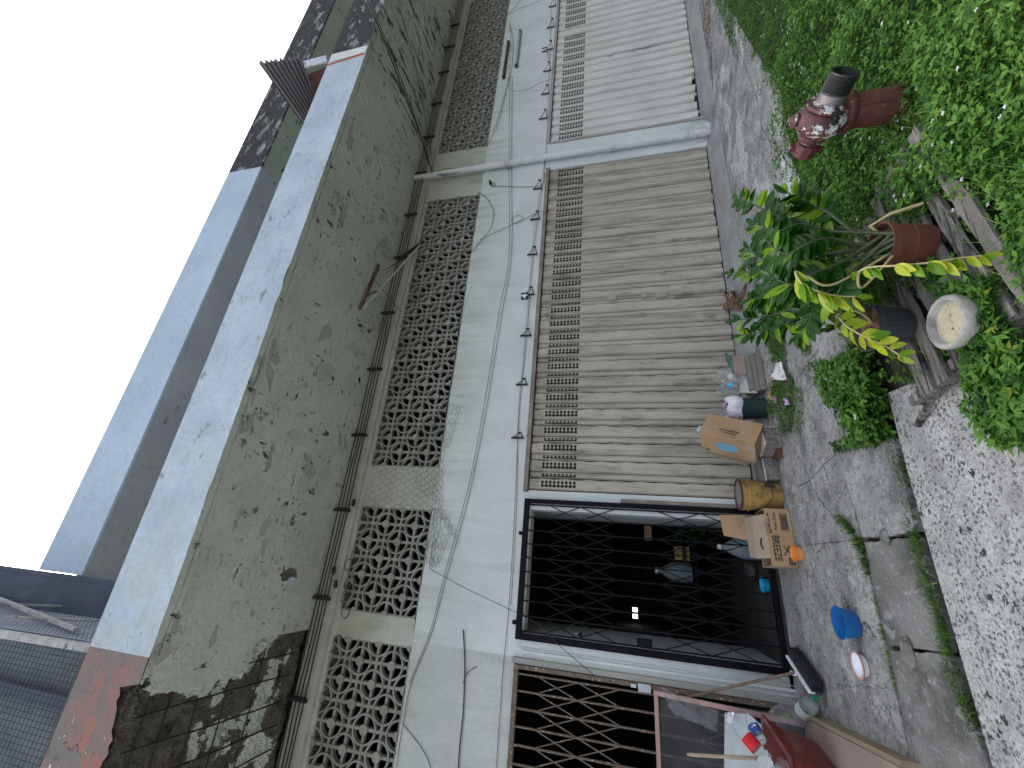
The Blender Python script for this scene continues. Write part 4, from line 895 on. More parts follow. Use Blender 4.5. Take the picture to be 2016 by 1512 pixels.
# cement ramps under the shutters
def ramp(x0, x1, yf, zt, nm, yl=None):
    g = MB(); n = 40
    def fn(u, v):
        x = x0 + (x1 - x0) * u; y = yf + (YF + .0 - yf) * v + (.03 * math.sin(u * 9) if v < .1 else 0)
        return (x, y, .004 + (zt * min(1, v * 1.15) ** .8 if 0 < u < 1 else -.004))
    g.grid(fn, n, 8); struct(g, nm, ramp_m, smooth=True)
ramp(.9, 6.62, 4.80, .10, 'shutter_ramp'); ramp(7.0, 13.5, 4.86, .13, 'shutter_ramp')
struct(MB().box(-.76, YF - .06, 0, .75, YF + .02, .028), 'door_sill', iron_m)

# ================================================================ PROPS
def tub(px, py, r, h, mt, label, rim=None, tilt=(0, 0, 0), z=.004, name='plastic_tub', content=None, y=None):
    c = PZ(px, py, z); t = thing(name, (c.x, c.y, z), label, 'tub', rot=tilt)
    MB().lathe([(0, 0), (r*.82, 0), (r*.84, .004), (r, h), (r + .006, h + .001), (r + .006, h - .006), (r - .004, h - .002), (r*.82, .007), (0, .006)], 36).build('tub_body', mt, t, world=False, smooth=True)
    if rim: MB().lathe([(r - .003, h + .002), (r + .005, h + .006), (r + .009, h), (r + .006, h - .006)], 36).build('tub_rim', rim, t, world=False, smooth=True)
    return t
tub(1578, 1091, .064, .065, orange_m, 'small orange plastic tub beside the upturned cardboard box')
tub(1684, 1229, .098, .10, blue_m, 'round blue plastic bowl standing on the sidewalk', name='plastic_bowl')
tub(1702, 1311, .072, .04, wplas_m, 'shallow white plastic tub with dirty orange rim on the sidewalk', rim=pinkrim_m)
tub(1512, 1152, .075, .06, cyan_m, 'cyan plastic tub on the floor just inside the black gate', z=.03)
# --- cardboard box with BREEZE print
t = thing('cardboard_box', (.43, 4.62, .005), 'open brown cardboard box printed BREEZE, its tall flap raised against the black gate', 'cardboard box', rot=(0, 0, R_(2)))
w, d, h = .255, .30, .215
MB().box(-w, 0, 0, w, .005, h).build('front_panel', card_m, t, world=False); MB().box(-w, d - .005, 0, w, d, h).build('back_panel', card_m, t, world=False)
MB().box(-w, .005, 0, -w + .005, d - .005, h).build('side_panel', cardd_m, t, world=False); MB().box(w - .005, .005, 0, w, d - .005, h).build('side_panel', cardd_m, t, world=False)
MB().box(-w, .005, 0.002, w, d - .005, .006).build('bottom_panel', card_m, t, world=False)
MB().add([(-.03, d, h), (.235, d, h), (.225, d + .03, h + .33), (.02, d + .03, h + .31), (-.03, d + .004, h), (.235, d + .004, h), (.225, d + .034, h + .33), (.02, d + .034, h + .31)], [(0,1,2,3), (7,6,5,4), (0,4,5,1), (1,5,6,2), (2,6,7,3), (3,7,4,0)]).build('raised_flap', card_m, t, world=False)
MB().add([(-.19, .0, h - .005), (.20, .0, h - .005), (.20, .16, h + .075), (-.19, .16, h + .075), (-.19, .004, h - .008), (.20, .004, h - .008), (.20, .164, h + .071), (-.19, .164, h + .071)], [(0,1,2,3), (7,6,5,4), (0,4,5,1), (1,5,6,2), (2,6,7,3), (3,7,4,0)]).build('folded_flap', cardd_m, t, world=False)
MB().add([(-.19, .164, h + .075), (.20, .164, h + .075), (.19, d + .0, h + .11), (-.17, d + .0, h + .10)], [(0,1,2,3)]).build('inner_flap', cardd_m, t, world=False)
text('BREEZE', .082, t, (-.10, -.002, .155), (R_(90), R_(180), 0), ink_m, 'printed_word', .82, bold=.0012)
text('Power Clean', .034, t, (.14, -.002, .135), (R_(90), 0, 0), ink_m, 'printed_word', .9)
g = MB(); g.box(.055, -.002, .03, .215, -.0005, .034).box(.055, -.002, .086, .215, -.0005, .09).box(.055, -.002, .034, .059, -.0005, .086).box(.211, -.002, .034, .215, -.0005, .086)
x = .068
while x < .2: wd = random.choice((.002, .003, .005)); g.box(x, -.002, .036, x + wd, -.0005, .084); x += wd + random.choice((.002, .003))
g.build('printed_barcode', ink_m, t, world=False)
g = MB()
for k in range(4): g.box(.03 + k * .05, -.002, .178 + .006 * (k % 2), .065 + k * .05, -.0005, .188 + .006 * (k % 2))
for i in range(3):
    for j in range(3): g.box(-.235 + i * .022, -.002, .02 + j * .018, -.218 + i * .022, -.0005, .034 + j * .018)
g.bar((-.16, -.002, .10), (-.07, -.002, .05), .006, .012, (0, 1, 0)).bar((-.15, -.002, .04), (-.08, -.002, .10), .005, .01, (0, 1, 0))
g.build('printed_marks', ink_m, t, world=False)
g = MB()
for k in range(12):
    a = math.pi * (.15 + .7 * k / 12); q = lambda a, r: (-.02 - r * math.cos(a) * 1.0 - .07, .075 - .004 + .0, 0)
    g.add([(-.06 + .05*math.cos(a) , .05 + .03*math.sin(a) - .004, h + .027 + .0205*(.6*math.sin(a)) ), (-.06 + .062*math.cos(a), .05 + .045*math.sin(a) - .004, h + .03 + .0295*(.6*math.sin(a))), (-.06 + .062*math.cos(a+.18), .05 + .045*math.sin(a+.18) - .004, h + .03 + .0295*(.6*math.sin(a+.18))), (-.06 + .05*math.cos(a+.18), .05 + .03*math.sin(a+.18) - .004, h + .027 + .0205*(.6*math.sin(a+.18)))], [(0, 1, 2, 3)])
g.build('printed_badge', ink_m, t, world=False)
# --- big box leaning back on the blocks
t = thing('cardboard_box', (1.247, 4.411, .275), 'large stained brown cardboard box with a blue oval, tilted back against the taupe shutter', 'cardboard box')
a_, b_, c_ = -.222, .495, .46
Rm = Matrix.Rotation(c_, 3, 'Z') @ Matrix.Rotation(a_, 3, 'X') @ Matrix.Rotation(b_, 3, 'Y'); t.rotation_euler = Rm.to_euler()
w, d, h = .29, .277, .535
MB().box(0, 0, 0, w, d, h).build('carton', card_m, t, world=False, bevel=.004)
MB().box(-.001, -.0015, h - .0, w + .001, .0, h - .0).box(w * .5 - .003, -.0025, .01, w * .5 + .003, -.0005, h - .01).build('taped_seam', cardd_m, t, world=False)
g = MB(); g.lathe([(0, 0), (.5, 0), (.5, .5)], 28, ((0, 0, 0), (-1, 0, 0))); g.v = [(-.002 - x * 0, d * .5 + y * .13, h * .5 + z * .22) for x, y, z in g.v]; g.build('blue_oval', blueink_m, t, world=False)
g = MB()
for k in range(9): g.box(.10, -.0025, .17 + k * .022, .112, -.0012, .187 + k * .022)
for k in range(6): g.box(.07, -.0025, .2 + k * .022, .08, -.0012, .217 + k * .022)
for zc in (.07, .47):
    for k in range(10): a = k * math.pi / 5; g.add([(-.003, d*.5 + .0 + (.10 if zc > .3 else -.06) + r * math.cos(q), zc + r * math.sin(q)) for r, q in ((.012, a), (.02, a), (.02, a + .63), (.012, a + .63))], [(0, 1, 2, 3)])
g.build('printed_marks', ink_m, t, world=False)
MB().box(-.004, .03, -.0, 0, d * .4, .10).build('packing_tape', cardd_m, t, world=False)
g = MB().grid(lambda u, v: (.08 + u * .07 + random.uniform(-.01, .01), .06 + v * .03, h + .02 + .03 * math.sin(u * 9 + v * 3) + random.uniform(0, .03)), 6, 4)
o = g.build('torn_paper', foam_m, t, world=False)
t2 = thing('cardboard_scrap', PY(1450, 898, 4.95), 'flat piece of cardboard wedged behind the large tilted box', 'cardboard')
MB().bar(PY(1405, 885, 4.95), PY(1474, 906, 4.9), .01, .14, (1, 0, 0)).build('card_sheet', cardd_m, t2)
# --- blocks
def block(x, y, rz, dims, label, name='concrete_block', mt=None, faces=None, z=.005):
    t = thing(name, (x, y, z), label, 'block', rot=(0, 0, R_(rz))); w, d, h = dims; g = MB()
    n = 9
    for (o, u, v) in (((-w/2,-d/2,0),(w,0,0),(0,0,h)), ((w/2,-d/2,0),(0,d,0),(0,0,h)), ((w/2,d/2,0),(-w,0,0),(0,0,h)), ((-w/2,d/2,0),(0,-d,0),(0,0,h)), ((-w/2,-d/2,h),(w,0,0),(0,d,0))):
        O, U, V = Vector(o), Vector(u), Vector(v); N_ = U.cross(V).normalized()
        g.grid(lambda a, b: O + U * a + V * b + N_ * (random.uniform(-.004, .003) if 0 < a < 1 and 0 < b < 1 else -.001), n, n)
    g.build('rough_core', mt or block_m, t, world=False)
    for k, (nm, m2, box) in enumerate(faces or []):
        MB().box(*box).build(nm, m2, t, world=False)
    return t
pA = PZ(1541, 868, 0)
block(pA.x + .02, pA.y + .12, 20, (.20, .23, .15), 'rough concrete block with teal and orange printed faces below the large tilted box', faces=[('teal_printed_face', tilec_m, (.101, -.115, 0, .106, .115, .15)), ('orange_printed_face', tilep_m, (-.1, -.115, .151, .1, .115, .156))])
pB = PZ(1538, 922, 0)
block(pB.x + .01, pB.y + .10, 4, (.23, .10, .11), 'low grey concrete block with pale top edge beside the yellow pail', faces=[('pale_top_edge', tilec_m, (-.115, .0, .111, .115, .03, .116))])
block(pB.x + .03, pB.y + .24, 4, (.30, .14, .15), 'stack of flat grey tiles behind the low grey block', name='tile_stack', mt=tileb_m)
pS = PZ(1540, 892, 0); tag(MB().prism([(pS.x-.05, pS.y), (pS.x+.05, pS.y-.03), (pS.x+.06, pS.y+.12), (pS.x-.03, pS.y+.14)], .004, .05).build('brick_fragment', terra_m), 'small reddish brick fragment between the two concrete blocks', 'brick')
# --- yellow pail
pc = (PZ(1545, 972, 0) + Vector((0.0, .15, 0)))
t = thing('paint_pail', (pc.x, pc.y, .004), 'dirty yellow plastic paint pail with a dusty maroon rimmed lid', 'pail')
r, h = .148, .36
MB().lathe([(0, 0), (r*.88, 0), (r*.9, .01), (r*.985, h*.78), (r*1.0, h*.78), (r*1.0, h*.80), (r*1.06, h*.805), (r*1.06, h*.84), (r*1.0, h*.85), (r*1.02, h*.95), (r*1.05, h*.955), (r*1.05, h)], 48).build('pail_body', yel_m, t, world=False, smooth=True)
MB().lathe([(r*1.055, h), (r*1.05, h + .018), (r*.97, h + .02), (r*.95, h + .004)], 48).build('lid_rim', mar_m, t, world=False, smooth=True)
MB().lathe([(r*.95, h + .005), (r*.7, h + .004), (r*.68, h + .009), (r*.4, h + .007), (0, h + .008)], 48).build('lid', lid_m, t, world=False, smooth=True)
hp = [(r*1.04*math.cos(a), r*1.04*math.sin(a), h*.66 - .17*math.sin((a + math.pi*.95) / (math.pi*.9) * math.pi * -1 if False else 0)) for a in np.linspace(0, 1, 2)]
pts = []
for k in range(21):
    a = -math.pi * (.98 - .95 * k / 20); pts.append((r*1.035*math.cos(a), r*1.035*math.sin(a), h*.70 - .15*math.sin(math.pi * k / 20)))
MB().tube(pts, .0028, 5).build('wire_handle', iron_m, t, world=False)
g = MB()
for aa, z0, z1 in ((-1.15, .06, .15), (-.85, .06, .15)):
    for k in range(5):
        a = aa + k * .05; q = r * .97
        g.add([(q*math.cos(a), q*math.sin(a), z0), (q*math.cos(a+.032), q*math.sin(a+.032), z0), (q*1.004*math.cos(a+.032), q*1.004*math.sin(a+.032), z1), (q*1.004*math.cos(a), q*1.004*math.sin(a), z1)], [(0, 1, 2, 3)])
for k in range(24):
    a0 = 2*math.pi*k/24; a1 = 2*math.pi*(k+1)/24
    f = lambda a, s: ((r*.995)*math.cos(-1.75 + .16*s*math.cos(a)), (r*.995)*math.sin(-1.75 + .16*s*math.cos(a)), .215 + .033*s*math.sin(a))
    g.add([f(a0, 1), f(a1, 1), f(a1, .85), f(a0, .85)], [(0, 1, 2, 3)])
g.build('faded_print', ink_m, t, world=False)
# --- green basket with bag
bc = PZ(1516, 795, 0) + Vector((.0, .14, 0))
t = thing('waste_basket', (bc.x, bc.y, .004), 'dark green perforated waste basket beside the large tilted box', 'basket')
r, h = .125, .30
g = MB(); n = 56; zr = np.linspace(.0, h, 22)
for j in range(21):
    for k in range(n):
        if 5 < j < 18 and k % 2 and j % 2: continue
        ra, rb = r * (.86 + .14 * zr[j] / h), r * (.86 + .14 * zr[j+1] / h); a, b = 2*math.pi*k/n, 2*math.pi*(k+1)/n
        g.add([(ra*math.cos(a), ra*math.sin(a), zr[j]), (ra*math.cos(b), ra*math.sin(b), zr[j]), (rb*math.cos(b), rb*math.sin(b), zr[j+1]), (rb*math.cos(a), rb*math.sin(a), zr[j+1])], [(0, 1, 2, 3)])
g.lathe([(0, .004), (r*.86, .004)], n); g.lathe([(r, h - .02), (r + .008, h - .015), (r + .008, h), (r - .003, h)], n)
g.build('basket_body', basket_m, t, world=False)
MB().lathe([(r*.80, .02), (r*.92, h - .02)], 24).build('inner_bag', dark_m, t, world=False)
t = thing('bin_bag', (bc.x, bc.y, h + .0), 'translucent lilac bin bag full of wrappers bulging from the green waste basket', 'bag')
def bagf(prof, wob, seed, n=40):
    g = MB(); random.seed(seed); ph = [random.uniform(0, 6) for _ in range(6)]; b = len(g.v)
    for i, (r_, z_) in enumerate(prof):
        for k in range(n):
            a = 2*math.pi*k/n; q = r_ * (1 + wob * (math.sin(5*a + ph[0] + z_*20) * .4 + math.sin(9*a + ph[1] - z_*31) * .3 + math.sin(15*a + ph[2]) * .25))
            g.v.append((q*math.cos(a), q*math.sin(a), z_ + wob * .12 * math.sin(4*a + ph[3])))
    for i in range(len(prof) - 1):
        for k in range(n): q = (k+1) % n; g.f.append([i*n+k, i*n+q, (i+1)*n+q, (i+1)*n+k]); g.m.append(0)
    return g
bagf([(.137, -.04), (.145, -.01), (.142, .03), (.13, .075), (.105, .10), (.085, .10), (.095, .07), (.10, .02)], .10, 3).build('bag_skin', lilac_m, t, world=False, smooth=True)
random.seed(11); g = MB()
g.grid(lambda u, v: ((u - .5) * .19, (v - .5) * .19, .055 + .05 * math.exp(-((u-.5)**2 + (v-.5)**2) * 9) + random.uniform(-.018, .022)), 14, 14); g.build('wrapper_contents', litter_m, t, world=False)
# --- tile stack, broken board, bottles in bag
sc = PZ(1508, 735, 0)
t = thing('tile_stack', (2.13, 4.70, .004), 'stack of long grey brown tiles leaning at the shutter next to the green basket', 'tile stack')
MB().box(1.94, 4.68, .005, 2.40, 4.90, .06).box(1.93, 4.69, .063, 2.385, 4.91, .11).box(1.95, 4.70, .113, 2.38, 4.9, .155).build('stacked_tiles', tileb_m, t, bevel=.004)
t = thing('broken_board', (2.12, 4.70, .16), 'pale grey broken fibre board with a curved edge lying on the long tiles', 'board')
pl = [(1456, 703), (1462, 703), (1472, 712), (1480, 728), (1489, 735), (1490, 755), (1491, 773), (1456, 773)]
P3 = [PY(a, b, 4.70 + (1491 - a) * .004) for a, b in pl]; g = MB(); n = len(P3)
g.add(P3 + [p + Vector((0, .02, .0)) for p in P3], [list(range(n)), list(range(2*n-1, n-1, -1))] + [(k, (k+1) % n, (k+1) % n + n, k + n) for k in range(n)]); g.build('board_sheet', plaster_m, t)
MB().box(2.16, 4.76, .158, 2.40, 4.84, .26).build('brown_tile_piece', plankp_m, t)
t = thing('bag_of_bottles', (2.14, 4.92, .2), 'clear plastic bag of empty bottles sitting behind the broken board', 'bag')
g = bagf([(0.01, 0), (.13, .0), (.17, .04), (.16, .10), (.14, .15), (.11, .19), (.12, .21)], .38, 9); g.build('bag_skin', bag_m, t, world=False, smooth=True)
def bottle(parent_pos, axis, L, r, body, cap, label_m_, lb, nm='plastic_bottle', group=None):
    ax = Vector(axis).normalized(); t = thing(nm, parent_pos, lb, 'bottle', group, rot=ax.to_track_quat('Z', 'Y').to_euler())
    MB().lathe([(0, 0), (r*.9, .003), (r, .02), (r*.97, L*.16), (r*.9, L*.2), (r, L*.24), (r, L*.55), (r*.92, L*.6), (r*.97, L*.66), (r*.8, L*.76), (r*.42, L*.87), (r*.36, L*.9), (r*.36, L*.94)], 22).build('bottle_body', body, t, world=False, smooth=True)
    if cap: MB().lathe([(0, L), (r*.42, L), (r*.42, L*.93), (r*.38, L*.925)], 16).build('bottle_cap', cap, t, world=False, smooth=True)
    if label_m_: MB().lathe([(r*1.012, L*.27), (r*1.012, L*.53)], 22).build('bottle_label', label_m_, t, world=False, smooth=True)
    return t
bottle(PY(1452, 735, 4.88), PY(1425, 690, 4.92) - PY(1452, 735, 4.88), .30, .04, glassg_m, gcap_m, None, 'green glass bottle with a tall neck poking from the bag of bottles')
bottle(PY(1453, 752, 4.82), PY(1420, 728, 4.86) - PY(1453, 752, 4.82), .24, .035, clear_m, None, label_m, 'clear bottle lying in the bag of bottles')
bottle(PY(1450, 762, 4.80), PY(1422, 750, 4.84) - PY(1450, 762, 4.80), .16, .032, clear_m, wplas_m, cyan_m, 'small white capped bottle with a blue label in the bag of bottles')
# --- juice bottle lying on the platform edge
a = PZ(1578, 1412, .12); b = PZ(1633, 1350, .03)
bottle(a + Vector((0, 0, .02)), (b - a), .36, .062, clear_m, gcap_m, label_m, 'large clear juice bottle with green cap lying off the plywood platform')
# --- wrappers and small litter
def crumple(pix, z, mt, nm, lb, cat='wrapper', amp=.02, n=8, seed=0, lift=.01):
    random.seed(seed + 50); q = [PZ(a, b, z) for a, b in pix]; g = MB()
    def fn(u, v):
        p = q[0].lerp(q[1], u).lerp(q[3].lerp(q[2], u), v); return p + Vector((random.uniform(-.2, .2) * amp, random.uniform(-.2, .2) * amp, lift + amp * (math.sin(u * 5 + seed) * math.cos(v * 4) * .5 + .5) + random.uniform(0, .3) * amp))
    g.grid(fn, n, n); ctr = sum(q, Vector()) / 4
    o = g.build(nm, mt, None); return tag(o, lb, cat)
crumple([(1524, 748), (1530, 716), (1545, 712), (1553, 748)], .03, pack_m, 'snack_wrapper', 'white and red snack wrapper lying on the weeds by the tiles', seed=1)
crumple([(1552, 785), (1558, 782), (1560, 797), (1551, 800)], .02, purp_m, 'purple_wrapper', 'purple and black wrapper scrap on the weeds', amp=.03, seed=2)
crumple([(1527, 778), (1533, 778), (1532, 794), (1527, 793)], .02, purp_m, 'purple_wrapper', 'small lilac scrap beside the green waste basket', amp=.015, seed=3)
crumple([(1514, 768), (1523, 770), (1526, 788), (1519, 786)], .02, card_m, 'card_scrap', 'small tan card scrap at the foot of the green waste basket', 'scrap', amp=.015, seed=4)
crumple([(1512, 693), (1528, 698), (1524, 712), (1510, 708)], .03, bag_m, 'plastic_scrap', 'crumpled clear plastic scrap beside the tile stack', 'plastic', amp=.03, seed=5)
crumple([(1643, 742), (1662, 738), (1688, 752), (1660, 790)], .06, clear_m, 'plastic_cup', 'crushed clear plastic cup in the weeds of the open drain', 'cup', amp=.07, seed=6)
crumple([(1628, 762), (1636, 761), (1638, 772), (1630, 774)], .05, redbin_m, 'red_scrap', 'small red plastic scrap in the drain weeds', 'scrap', amp=.02, seed=7)
crumple([(1688, 816), (1692, 816), (1692, 826), (1688, 826)], .12, wplas_m, 'white_scrap', 'tiny white plastic scrap on the drain weeds', 'plastic', amp=.01, seed=8)
crumple([(1445, 575), (1462, 570), (1466, 610), (1438, 612)], .03, brown_m, 'dead_leaf', 'curled dry brown leaf sheath lying by the shutter meeting line', 'dead leaf', amp=.12, n=10, seed=9)
tag(MB().tube([PZ(1440, 598, .04), PZ(1452, 592, .10), PZ(1462, 580, .12), PZ(1466, 566, .09), PZ(1470, 556, .1)], [.01, .03, .035, .02, .008], 7).build('dry_stalk', brown_m), 'dry brown stalk curling up from the dead leaf', 'dead leaf')
for px, py, r, lb in ((1672, 1056, .05, 'dark angular rock in the joint between the drain slabs'), (1697, 1288, .075, 'grey rock lump at the joint of the two dark drain slabs')):
    r0 = r; c = PZ(px, py, 0); bm = bmesh.new(); bmesh.ops.create_icosphere(bm, subdivisions=2, radius=r)
    for v in bm.verts: v.co *= random.uniform(.8, 1.15); v.co.z *= .55
    me = bpy.data.meshes.new('rock'); bm.to_mesh(me); bm.free(); me.materials.append(rock_m if r < .06 else block_m)
c1 = PZ(1735, 1065, .0); c2 = PZ(1800, 1292, 0)
for c, r, mt, lb, sx in ((PZ(1668 + 3, 1057, 0), .001, rock_m, '', 1),): pass
def rock(px, py, r, mt, lb, sx=1.):
    c = PZ(px, py, 0); bm = bmesh.new(); bmesh.ops.create_icosphere(bm, subdivisions=2, radius=r)
    for v in bm.verts: v.co *= random.uniform(.82, 1.14); v.co.z *= .5; v.co.x *= sx
    me = bpy.data.meshes.new('rock'); bm.to_mesh(me); bm.free(); me.materials.append(mt)
    o = bpy.data.objects.new('rock', me); COL.objects.link(o); o.location = (c.x, c.y, .015); tag(o, lb, 'rock')
rock(1748, 1057, .042, rock_m, 'dark angular rock in the joint between the pale and dark drain slabs')
rock(1795, 1288, .055, block_m, 'grey rock lump at the joint of the two dark drain slabs', 1.5)
# --- left corner: plywood platform, red bin, framed gauze, stick, bags, broom
t = thing('plywood_platform', (-1.6, 4.2, .005), 'low plywood platform with a yellowish timber edge, under the red plastic bin', 'platform')
g = MB(); 
A = [(-.985, 4.90), (-.83, 3.3), (-2.6, 3.1), (-2.6, 4.9)]
g.prism(A, .05, .10); g.build('plywood_top', plankp_m, t)
MB().bar((-.965, 4.93, .055), (-.81, 3.3, .055), .03, .10).build('timber_edge', planky_m, t)
t = thing('red_bin', (-1.35, 4.45, .11), 'dark red plastic storage bin filled with empty bottles at the left corner', 'bin')
def fr(z, r): # rounded rect
    return z
def rrect(hw, hd, rad, n=5):
    P = []
    for cx, cy, a0 in ((hw-rad, hd-rad, 0), (-hw+rad, hd-rad, 90), (-hw+rad, -hd+rad, 180), (hw-rad, -hd+rad, 270)):
        for k in range(n + 1): a = R_(a0 + 90 * k / n); P.append((cx + rad*math.cos(a), cy + rad*math.sin(a)))
    return P
g = MB(); lev = [(0, .0, .80), (0, .02, .82), (0, .26, .95), (0, .262, .99), (0, .31, 1.0), (0, .33, 1.09), (0, .345, 1.09), (0, .345, .98), (0, .03, .80)]
base = rrect(.40, .26, .05); n = len(base); k = 0
for _, z, s in lev:
    g.v += [(x * s, y * s, z) for x, y in base]
for i in range(len(lev) - 1):
    for j in range(n): q = (j+1) % n; g.f.append([i*n+j, i*n+q, (i+1)*n+q, (i+1)*n+j]); g.m.append(0)
g.f.append([len(g.v) - n + j for j in range(n)]); g.m.append(0)
g.build('bin_shell', redbin_m, t, world=False, smooth=True); t.rotation_euler = (R_(3), R_(0), R_(-12)); t.location = (-1.42, 4.44, .105)
bottle(PY(1512, 1500, 4.35), PY(1467, 1447, 4.45) - PY(1512, 1500, 4.35), .34, .05, clear_m, None, redl_m, 'clear bottle with a red label leaning in the red plastic bin')
bottle(PY(1500, 1462, 4.5), PY(1478, 1420, 4.6) - PY(1500, 1462, 4.5), .22, .045, clear_m, None, bluel_m, 'clear bottle with a blue label beside the red labelled one in the bin')
bottle(PY(1545, 1500, 4.3), (-.6, .2, .3), .26, .045, clear_m, None, label_m, 'clear crushed bottle lying lowest in the red plastic bin')
crumple([(1500, 1512), (1512, 1475), (1535, 1500), (1520, 1530)], .55, foam_m, 'white_paper', 'sheet of white paper stuck among the bottles in the red bin', 'paper', amp=.03, seed=12)
# framed gauze screen leaning on the rusty gate
t = thing('framed_screen', (-1.5, 4.85, .1), 'pink wooden window frame with dark gauze leaning on the rusty gate', 'window frame')
TL, TR, BR = PY(1287, 1520, 5.10), PY(1287, 1363, 5.10), PY(1590, 1428, 4.78)
v = (TL - TR); v = Vector((-1, 0, 0)) * 1.15; TL = TR + v; BL = BR + v
dn = (BR - TR).normalized()
MB().bar(TR, BR, .038, .03, (0, 1, 0)).build('frame_stile', pinkw_m, t, bevel=.003); MB().bar(TL, BL, .038, .03, (0, 1, 0)).build('frame_stile', pinkw_m, t)
MB().bar(TR + Vector((-.02, 0, 0)) + dn * .02, TL + dn * .02 + Vector((.02, 0, 0)), .03, .038).build('frame_rail', pinkw_m, t, bevel=.003); MB().bar(BR + Vector((-.02, 0, 0)), BL + Vector((.02, 0, 0)), .03, .04).build('frame_rail', pinkw_m, t)
MB().add([TR, TL, BL, BR], [(0, 1, 2, 3)]).build('gauze', mesh_m, t)
for o in t.children:
    if o.name.startswith('gauze'): o.location.y += .012
# styrofoam sheet
t = thing('styrofoam_sheet', (-1.3, 4.7, .1), 'pale grey styrofoam sheet propped in front of the gauze frame', 'styrofoam')
q = [PY(1428, 1405, 4.80), PY(1470, 1406, 4.78), PY(1482, 1416, 4.76), PY(1520, 1440, 4.72), PY(1560, 1560, 4.70), PY(1426, 1560, 4.8)]
n = len(q); g = MB().add(q + [p + Vector((0, .03, 0)) for p in q], [list(range(n)), list(range(2*n-1, n-1, -1))] + [(k, (k+1) % n, (k+1) % n + n, k + n) for k in range(n)]); g.build('foam_board', foam_m, t)
MB().grid(lambda u, v: PY(1432 + 12 * u, 1402 + 22 * v, 4.76) + Vector((0, random.uniform(-.01, .01), random.uniform(-.006, .006))), 4, 6).build('torn_edge', wplas_m, t)
t = thing('wooden_stick', PY(1500, 1492, 4.6), 'pale wooden stick standing upright out of the red plastic bin', 'stick')
MB().tube([PY(1352, 1485, 4.62), PY(1362, 1486, 4.62), PY(1500, 1494, 4.55)], [.008, .013, .014], 8).build('shaft', stick_m, t, smooth=True)
# plastic bags behind / under the frame
t = thing('plastic_bag', PY(1440, 1400, 5.0), 'milky plastic bag hanging inside the gauze frame', 'bag')
random.seed(5); g = MB(); Q = [PY(1302, 1352, 5.03), PY(1412, 1398, 4.93), PY(1410, 1440, 4.90), PY(1320, 1400, 5.02)]
g.grid(lambda u, v: Q[0].lerp(Q[1], u).lerp(Q[3].lerp(Q[2], u), v) + Vector((random.uniform(-.012, .012), -.03 - .06 * math.sin(u * 3) * math.sin(v * 3) + random.uniform(-.02, .02), random.uniform(-.01, .01))), 12, 8); g.build('bag_skin', bag_m, t, smooth=True)
t = thing('plastic_bag', PY(1575, 1405, 4.95), 'pale plastic bag with greens lying on the platform beside the pink frame', 'bag')
for ch in (1,):
    g = bagf([(.01, 0), (.10, .0), (.13, .06), (.12, .14), (.08, .2), (.02, .23)], .2, 21); g.build('bag_skin', bag_m, t, world=False, smooth=True)
    MB().tube([(0, 0, .02), (.03, -.02, .1), (.02, 0, .17)], [.03, .035, .01], 8).build('green_contents', weed_ms[1], t, world=False, smooth=True)
t.location = (-1.03, 4.86, .10)
# broom
t = thing('broom', (-.66, 5.02, .03), 'floor broom with black bristles and an old wooden pole leaning between the gates', 'broom')
h0, h1 = PZ(1556, 1290, .09), PZ(1603, 1362, .09); hm = h0.lerp(h1, .45); D = (h1 - h0); pr = D.normalized().cross(Vector((0, 0, 1)))
top = PY(1372, 1368, 5.17)
MB().tube([hm + Vector((-.02, 0, .04)), hm.lerp(top, .5) + Vector((0, 0, 0)), top, top + (top - hm).normalized() * .25], .0125, 8).build('pole', pole_m, t, smooth=True)
MB().bar(h0 + pr * .01 + Vector((0, 0, .015)), h1 + pr * .01 + Vector((0, 0, .015)), .022, .05).bar(hm + Vector((-.03, 0, .03)), hm + (top - hm).normalized() * .08, .03, .03).build('head_board', wplas_m, t, bevel=.005)
g = MB(); random.seed(4); D = (h1 - h0); pr = D.normalized().cross(Vector((0, 0, 1)))
for i in range(1500):
    s = h0 + D * random.random() - pr * random.uniform(-.01, .05) + Vector((0, 0, .02)); e = s - pr * random.uniform(-.01, .05) + Vector((random.uniform(-.015, .015), random.uniform(-.015, .015), -random.uniform(.06, .095))); e.z = max(e.z, .004)
    wv = D.normalized() * .003; g.add([s - wv, s + wv, e + wv, e - wv], [(0, 1, 2, 3)])
g.bar(h0 - pr * .035 + Vector((0, 0, -.02)), h1 - pr * .035 + Vector((0, 0, -.02)), .075, .08); g.build('bristles', brush_m, t)
# --- things inside the black gate passage
t = thing('steel_pot', (.17, 5.9, .03), 'round steel pot with dark base on the passage floor behind the cardboard box', 'pot')
MB().lathe([(0, 0), (.10, 0), (.115, .05)], 24).build('dark_base', rubber_m, t, world=False, smooth=True); MB().lathe([(.115, .05), (.12, .11), (.11, .115), (.05, .13), (0, .13)], 24).build('steel_lid', silver_m, t, world=False, smooth=True)
def jug(x, y, z, label, s=1.):
    t = thing('water_jug', (x, y, z), label, 'jug', scale=s); MB().lathe([(0, 0), (.10, 0), (.105, .02), (.105, .18), (.10, .2), (.07, .26), (.03, .32), (.028, .36)], 24).build('jug_body', pm('shaded_frosted_blue_jug', (.20, .25, .28), (.16, .2, .23), bump=0, rough=.5, spec=.2), t, world=False, smooth=True)  # jug colour darkened to carry the shade of the passage
    MB().lathe([(.03, .355), (.033, .36), (.033, .385), (0, .39)], 16).build('jug_cap', wplas_m, t, world=False, smooth=True)
jug(.38, 5.65, .03, 'frosted blue water jug standing right behind the cardboard box flaps', 1.15); jug(.08, 6.9, .62, 'frosted water jug standing on the dark bench deep inside the passage', 1.25)
